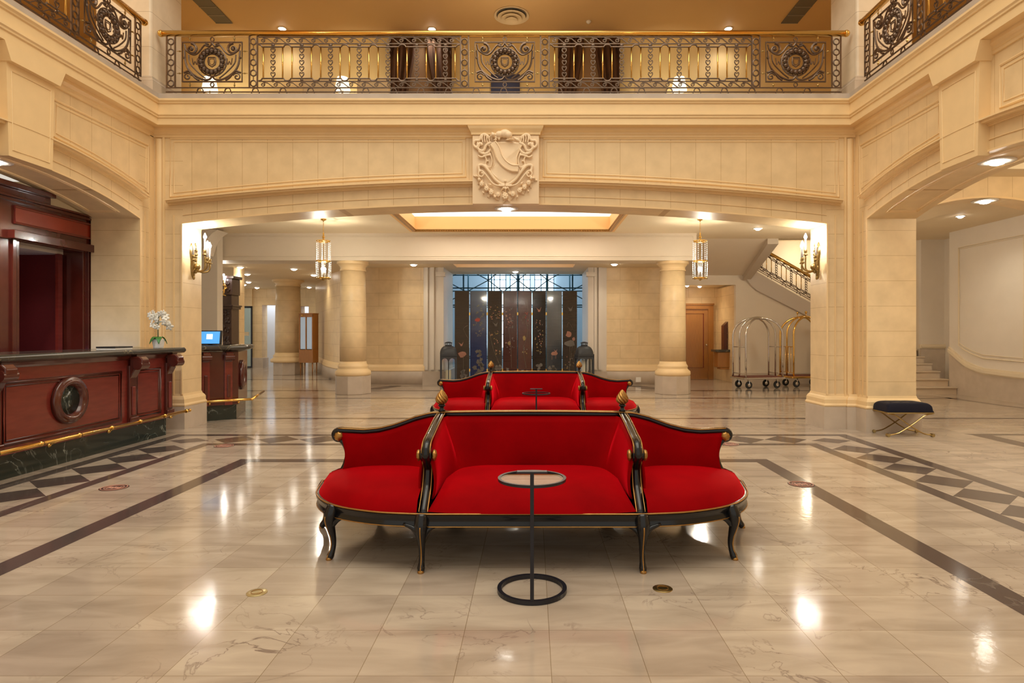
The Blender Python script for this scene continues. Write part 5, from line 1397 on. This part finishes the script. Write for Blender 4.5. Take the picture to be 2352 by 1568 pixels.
# ------------------------------------------------------------------ side tables
def side_table(loc, label):
    t = empty('side_table', loc, 0, label, 'side table', 'round black C side tables'); r = .178
    m = MB(); m.tube([(r*math.cos(2*PI*k/48), r*math.sin(2*PI*k/48), .012) for k in range(48)], .0155, n=4, closed=True); m.build('base_ring', steel, t)
    m = MB(); m.tube([(r*math.cos(2*PI*k/48), r*math.sin(2*PI*k/48), 0.610) for k in range(48)], .0105, n=4, closed=True); m.build('top_rim', steel, t)
    m = MB(); m.lathe((0,0,.612), [(r-.006,-.003),(r-.006,.003)], n=48); m.build('glass_top', glasst, t)
    m = MB(); m.box(-.010,.010,-r-.008,-r+.010,.0,.680); m.build('pole', steel, t, bevel=.002)
    m = MB(); m.box(-.08,.08,-r-.018,-r+.022,.680,.690); m.build('handle', steel, t, bevel=.003)
    return t
st1 = side_table((.0,3.42,0), 'nearer round black metal side table with glass top in front of the near sofa')
st2 = copy_tree(st1); st2.location = (.055,8.25,0); st2['label'] = 'farther round side table with only its top visible before the far sofa'

# ------------------------------------------------------------------ bench
bn = empty('bench', (5.11,8.68,0), 0, 'tufted navy velvet bench on a gold crossed leg base by the right pier', 'bench')
m = MB(); rows = []
for j in range(21):
    for_ = []
    v = -1+2*j/20
    for k in range(33):
        u = -1+2*k/32
        e = (1-abs(u)**8)*(1-abs(v)**8); zz = .335+.125*max(e,0)**.35
        dmp = 0
        for bu in (-.66,-.22,.22,.66):
            for bv in (-.4,.4): dmp += .016*math.exp(-((u-bu)**2/.006+(v-bv)**2/.02))
        for_.append((u*.315, v*.20, zz-dmp))
    rows.append(for_)
m.grid(rows); m.box(-.31,.31,-.195,.195,.33,.345); m.build('cushion', navy, bn, True, angle=70)
m = MB(); m.box(-.315,.315,-.20,.20,.312,.332); m.build('frame', brassd, bn, bevel=.003)
for sy in (-1,1):
    for s in (-1,1):
        P_ = smooth_pts([(s*.30,sy*.18,.312),(s*.20,sy*.18,.29),(s*.06,sy*.18,.19),(-s*.06,sy*.18,.11),(-s*.18,sy*.18,.045),(-s*.30,sy*.18,.022)], 6)
        m = MB(); m.tube(P_, .009, n=6, flat=(1,1.4)); m.lathe((-s*.30,sy*.18-.025,.024), [(.023,0),(.023,.05)], n=14, axis='Y'); m.build('leg', brassd, bn, True, angle=50)

# ------------------------------------------------------------------ luggage carts
def cart(x, y, rz, mat, label, fin=False, H=1.86):
    t = empty('luggage_cart', (x,y,0), rz, label, 'luggage cart', None); a, b_ = .52, .30
    m = MB(); m.box(-a-.06,a+.06,-b_-.04,b_+.04,.235,.285); m.build('platform', mat, t, bevel=.012)
    m = MB(); m.box(-a-.03,a+.03,-b_-.01,b_+.01,.285,.30); m.build('carpet', simple('cart_carpet'+label[:3], (.16,.05,.03), .9), t)
    for sy in (-1,1):
        m = MB(); zz = H-.52
        top = [(a*math.cos(th), sy*b_*(.25+.75*abs(math.cos(th))**.7), zz+.45*math.sin(th)) for th in lin(0,PI,18)]
        m.tube([(a,sy*b_,.29),(a,sy*b_,zz*.6)]+top+[(-a,sy*b_,zz*.6),(-a,sy*b_,.29)], .024, n=10)
        m.build('hoop', mat, t, True)
    m = MB(); top = [(a*.99*math.cos(th), 0, zz+.47*math.sin(th)) for th in lin(0,PI,18)]
    m.tube([(a,0,.29)]+top+[(-a,0,.29)], .021, n=10); m.tube([(0,-b_*.3,H-.08),(0,b_*.3,H-.08)], .018, n=8); m.tube([(-.25,0,H-.10),(.25,0,H-.10)], .013, n=8); m.build('hoop', mat, t, True)
    m = MB()
    for sx in (-1,1): m.tube([(sx*a,-b_,1.05),(sx*a,b_,1.05)], .010, n=8); m.tube([(sx*a,-b_,.38),(sx*a,b_,.38)], .009, n=8)
    if fin:
        for sx in (-1,1):
            for k in (-.6,-.2,.2,.6): m.tube([(sx*a,k*b_,.38),(sx*a,k*b_,1.05)], .008, n=6)
        m.tube([(0,-b_*.2,H-.06),(0,-b_*.2,H+.02)], .012, n=8); m.ell((0,-b_*.2,H+.05), .035,.035,.035); m.ell((-.25,-b_*.2,H+.03), .03,.03,.03); m.tube([(-.25,-b_*.2,H-.12),(-.25,-b_*.2,H+.03)], .01, n=6)
    m.build('side_bar', mat, t, True)
    for sx in (-1,1):
        for sy in (-1,1):
            m = MB(); m.lathe((sx*.40,sy*.24-.022,.095), [(.03,0),(.088,.002),(.095,.012),(.095,.032),(.088,.042),(.03,.044)], n=20, axis='Y')
            w_ = m.build('wheel', rubber, t, True, angle=40)
            m = MB(); m.lathe((sx*.40,sy*.24-.03,.095), [(.015,0),(.042,.004),(.045,.056),(.015,.06)], n=14, axis='Y'); m.box(sx*.40-.02,sx*.40+.02,sy*.24-.035,sy*.24+.035,.19,.236); m.tube([(sx*.40,sy*.24-.035,.10),(sx*.40,sy*.24-.035,.2)], .012, n=6); m.build('hub', chrome, w_, True, angle=40)
    return t
cart(X(1748,15.9)-.0, 16.15, math.radians(13), chrome, 'chrome birdcage luggage cart beside the right pier')
cart(X(1868,16.2)-.05, 16.6, math.radians(11), brass, 'brass birdcage luggage cart half hidden behind the right pier', True, 1.90)

# ------------------------------------------------------------------ display cabinet far left
dc = empty('display_cabinet', (X(709,20.8),20.8,0), math.radians(-14), 'tall wooden display cabinet with two glass doors on thin legs beyond the left column', 'cabinet')
m = MB(); m.box(-.26,.26,-.16,.16,.43,.86); m.box(-.26,.26,-.16,-.12,1.93,2.05); m.box(-.26,-.22,-.16,.16,.86,2.05); m.box(.22,.26,-.16,.16,.86,2.05); m.box(-.02,.02,-.16,-.12,.86,2.0); m.box(-.26,.26,.12,.16,.86,2.05); m.box(-.27,.27,-.17,.17,2.03,2.06)
m.build('carcass', oak, dc, bevel=.004)
m = MB(); m.box(-.22,-.02,-.14,-.135,.88,1.93); m.box(.02,.22,-.14,-.135,.88,1.93); m.build('glass_pane', simple('cabinet_glass', (.5,.6,.75), .08, spec=1, metal=.6), dc)
m = MB(); m.ell((-.13,-.17,1.99), .025,.015,.035); m.build('keyhole_plate', brass, dc, True)
for sx in (-1,1):
    for sy in (-1,1): m = MB(); m.tube([(sx*.22,sy*.12,.43),(sx*.22,sy*.12,0)], [.02,.014], n=6); m.build('leg', oak, dc, True)

# ------------------------------------------------------------------ small floor items
for px, py, s, mt in ((1522,1352,'right of the side table', brassd), (590,1361,'left of the side table', simple('pale_brass', (.55,.45,.22), .3, metal=.7))):
    D = CH*F/(py-HY); t = empty('floor_socket', (X(px,D),D,0), 0, 'round brass floor socket cover set in the stone floor '+s, 'floor socket', 'brass floor sockets')
    m = MB(); m.lathe((0,0,0), [(.054,.0),(.054,.003),(.050,.005),(.002,.005)], n=28); m.build('cover', mt, t, True, angle=30)
    m = MB(); m.tube([(.03*math.cos(2*PI*k/20),.03*math.sin(2*PI*k/20),.006) for k in range(20)], .0018, n=4, closed=True); m.build('ring_groove', gilt, t)
stk = simple('sticker_dark', (.05,.02,.015), .4); stp = simple('sticker_pink', (.62,.30,.22), .5)
for px, py, s in ((262,1120,'beside the reception counter'), (515,1024,'on the patterned border left of the sofas'), (1840,1112,'on the dark strip right of the near sofa'), (1676,1020,'on the border behind the near sofa, right end')):
    D = CH*F/(py-HY); t = empty('floor_sticker', (X(px,D),D,0), 0, 'round dark and pink floor sticker '+s, 'floor sticker', 'round floor stickers')
    m = MB(); m.lathe((0,0,0), [(.118,.0012),(.118,.0022),(.002,.0022)], n=32); m.build('disc', stk, t)
    m = MB()
    for r in (.105,.078): m.tube([(r*math.cos(2*PI*k/28),r*math.sin(2*PI*k/28),.0026) for k in range(28)], .004, n=4, closed=True)
    for k in range(5): m.ell(((k-2)*.024,.0,.0026), .009,.045 if k % 2 == 0 else .03,.002, 8, 4)
    m.build('printed_ring', stp, t)
m = MB(); m.box(X(1460,17.15),X(1472,17.15),17.14,17.17,Z(877,17.15),Z(866,17.15)); o = m.build('wall_outlet', trimw); tag(o, 'small white wall outlet low on the curved wall right of the screen', 'outlet')
# gallery flowers and low chairs
fw_ = empty('flower_arrangement', (5.95,8.0,4.76), 0, 'orange red flowers in a dark vase behind the right gallery railing', 'plant')
m = MB(); m.lathe((0,0,0), [(.06,0),(.10,.1),(.07,.25),(.09,.3)], n=16); m.build('vase', blackp, fw_, True)
m = MB(); random.seed(4)
for k in range(50): m.ell((random.gauss(0,.13),random.gauss(0,.13),.42+random.gauss(0,.07)), .035,.035,.03, 6, 4)
m.build('bloom', flowerm, fw_, True)
for px, s in ((722,'left'),(850,'second from left'),(1500,'right')):
    t = empty('armchair', (X(px,10.25),10.25,4.76), 0, 'tan low backed gallery armchair seen through the railing, '+s+' of its row', 'armchair', 'gallery armchairs')
    m = MB(); m.box(-.27,.27,-.28,.25,.25,.45); m.build('seat', curt, t, bevel=.04)
    m = MB(); m.box(-.27,.27,.17,.27,.4,.86); m.build('backrest', gplaster, t, bevel=.04)
    for sx in (-1,1):
        for sy in (-1,1): m = MB(); m.box(sx*.23-.02,sx*.23+.02,sy*.22-.02,sy*.22+.02,0,.26); m.build('leg', mahogd, t)
shade_m = simple('lit_lamp_shade', (1,.95,.85), .6, emit=(1,.90,.66), es=1.3)
for px, s in ((482,'behind the left emblem panel'),(787,'between the two left armchairs'),(1560,'beyond the right armchair')):
    t = empty('standing_lamp', (X(px,10.6),10.6,4.76), 0, 'low glowing lamp on the gallery seen through the railing '+s, 'lamp', 'glowing gallery lamps')
    m = MB(); m.lathe((0,0,0), [(.10,0),(.10,.02),(.02,.04)], n=16); m.build('base', brassd, t, True)
    m = MB(); m.tube([(0,0,.03),(0,0,.78)], .012, n=8); m.build('pole', brassd, t, True)
    m = MB(); m.lathe((0,0,.72), [(.13,0),(.09,.22)], n=20); m.build('lamp_shade', shade_m, t, True, angle=50)
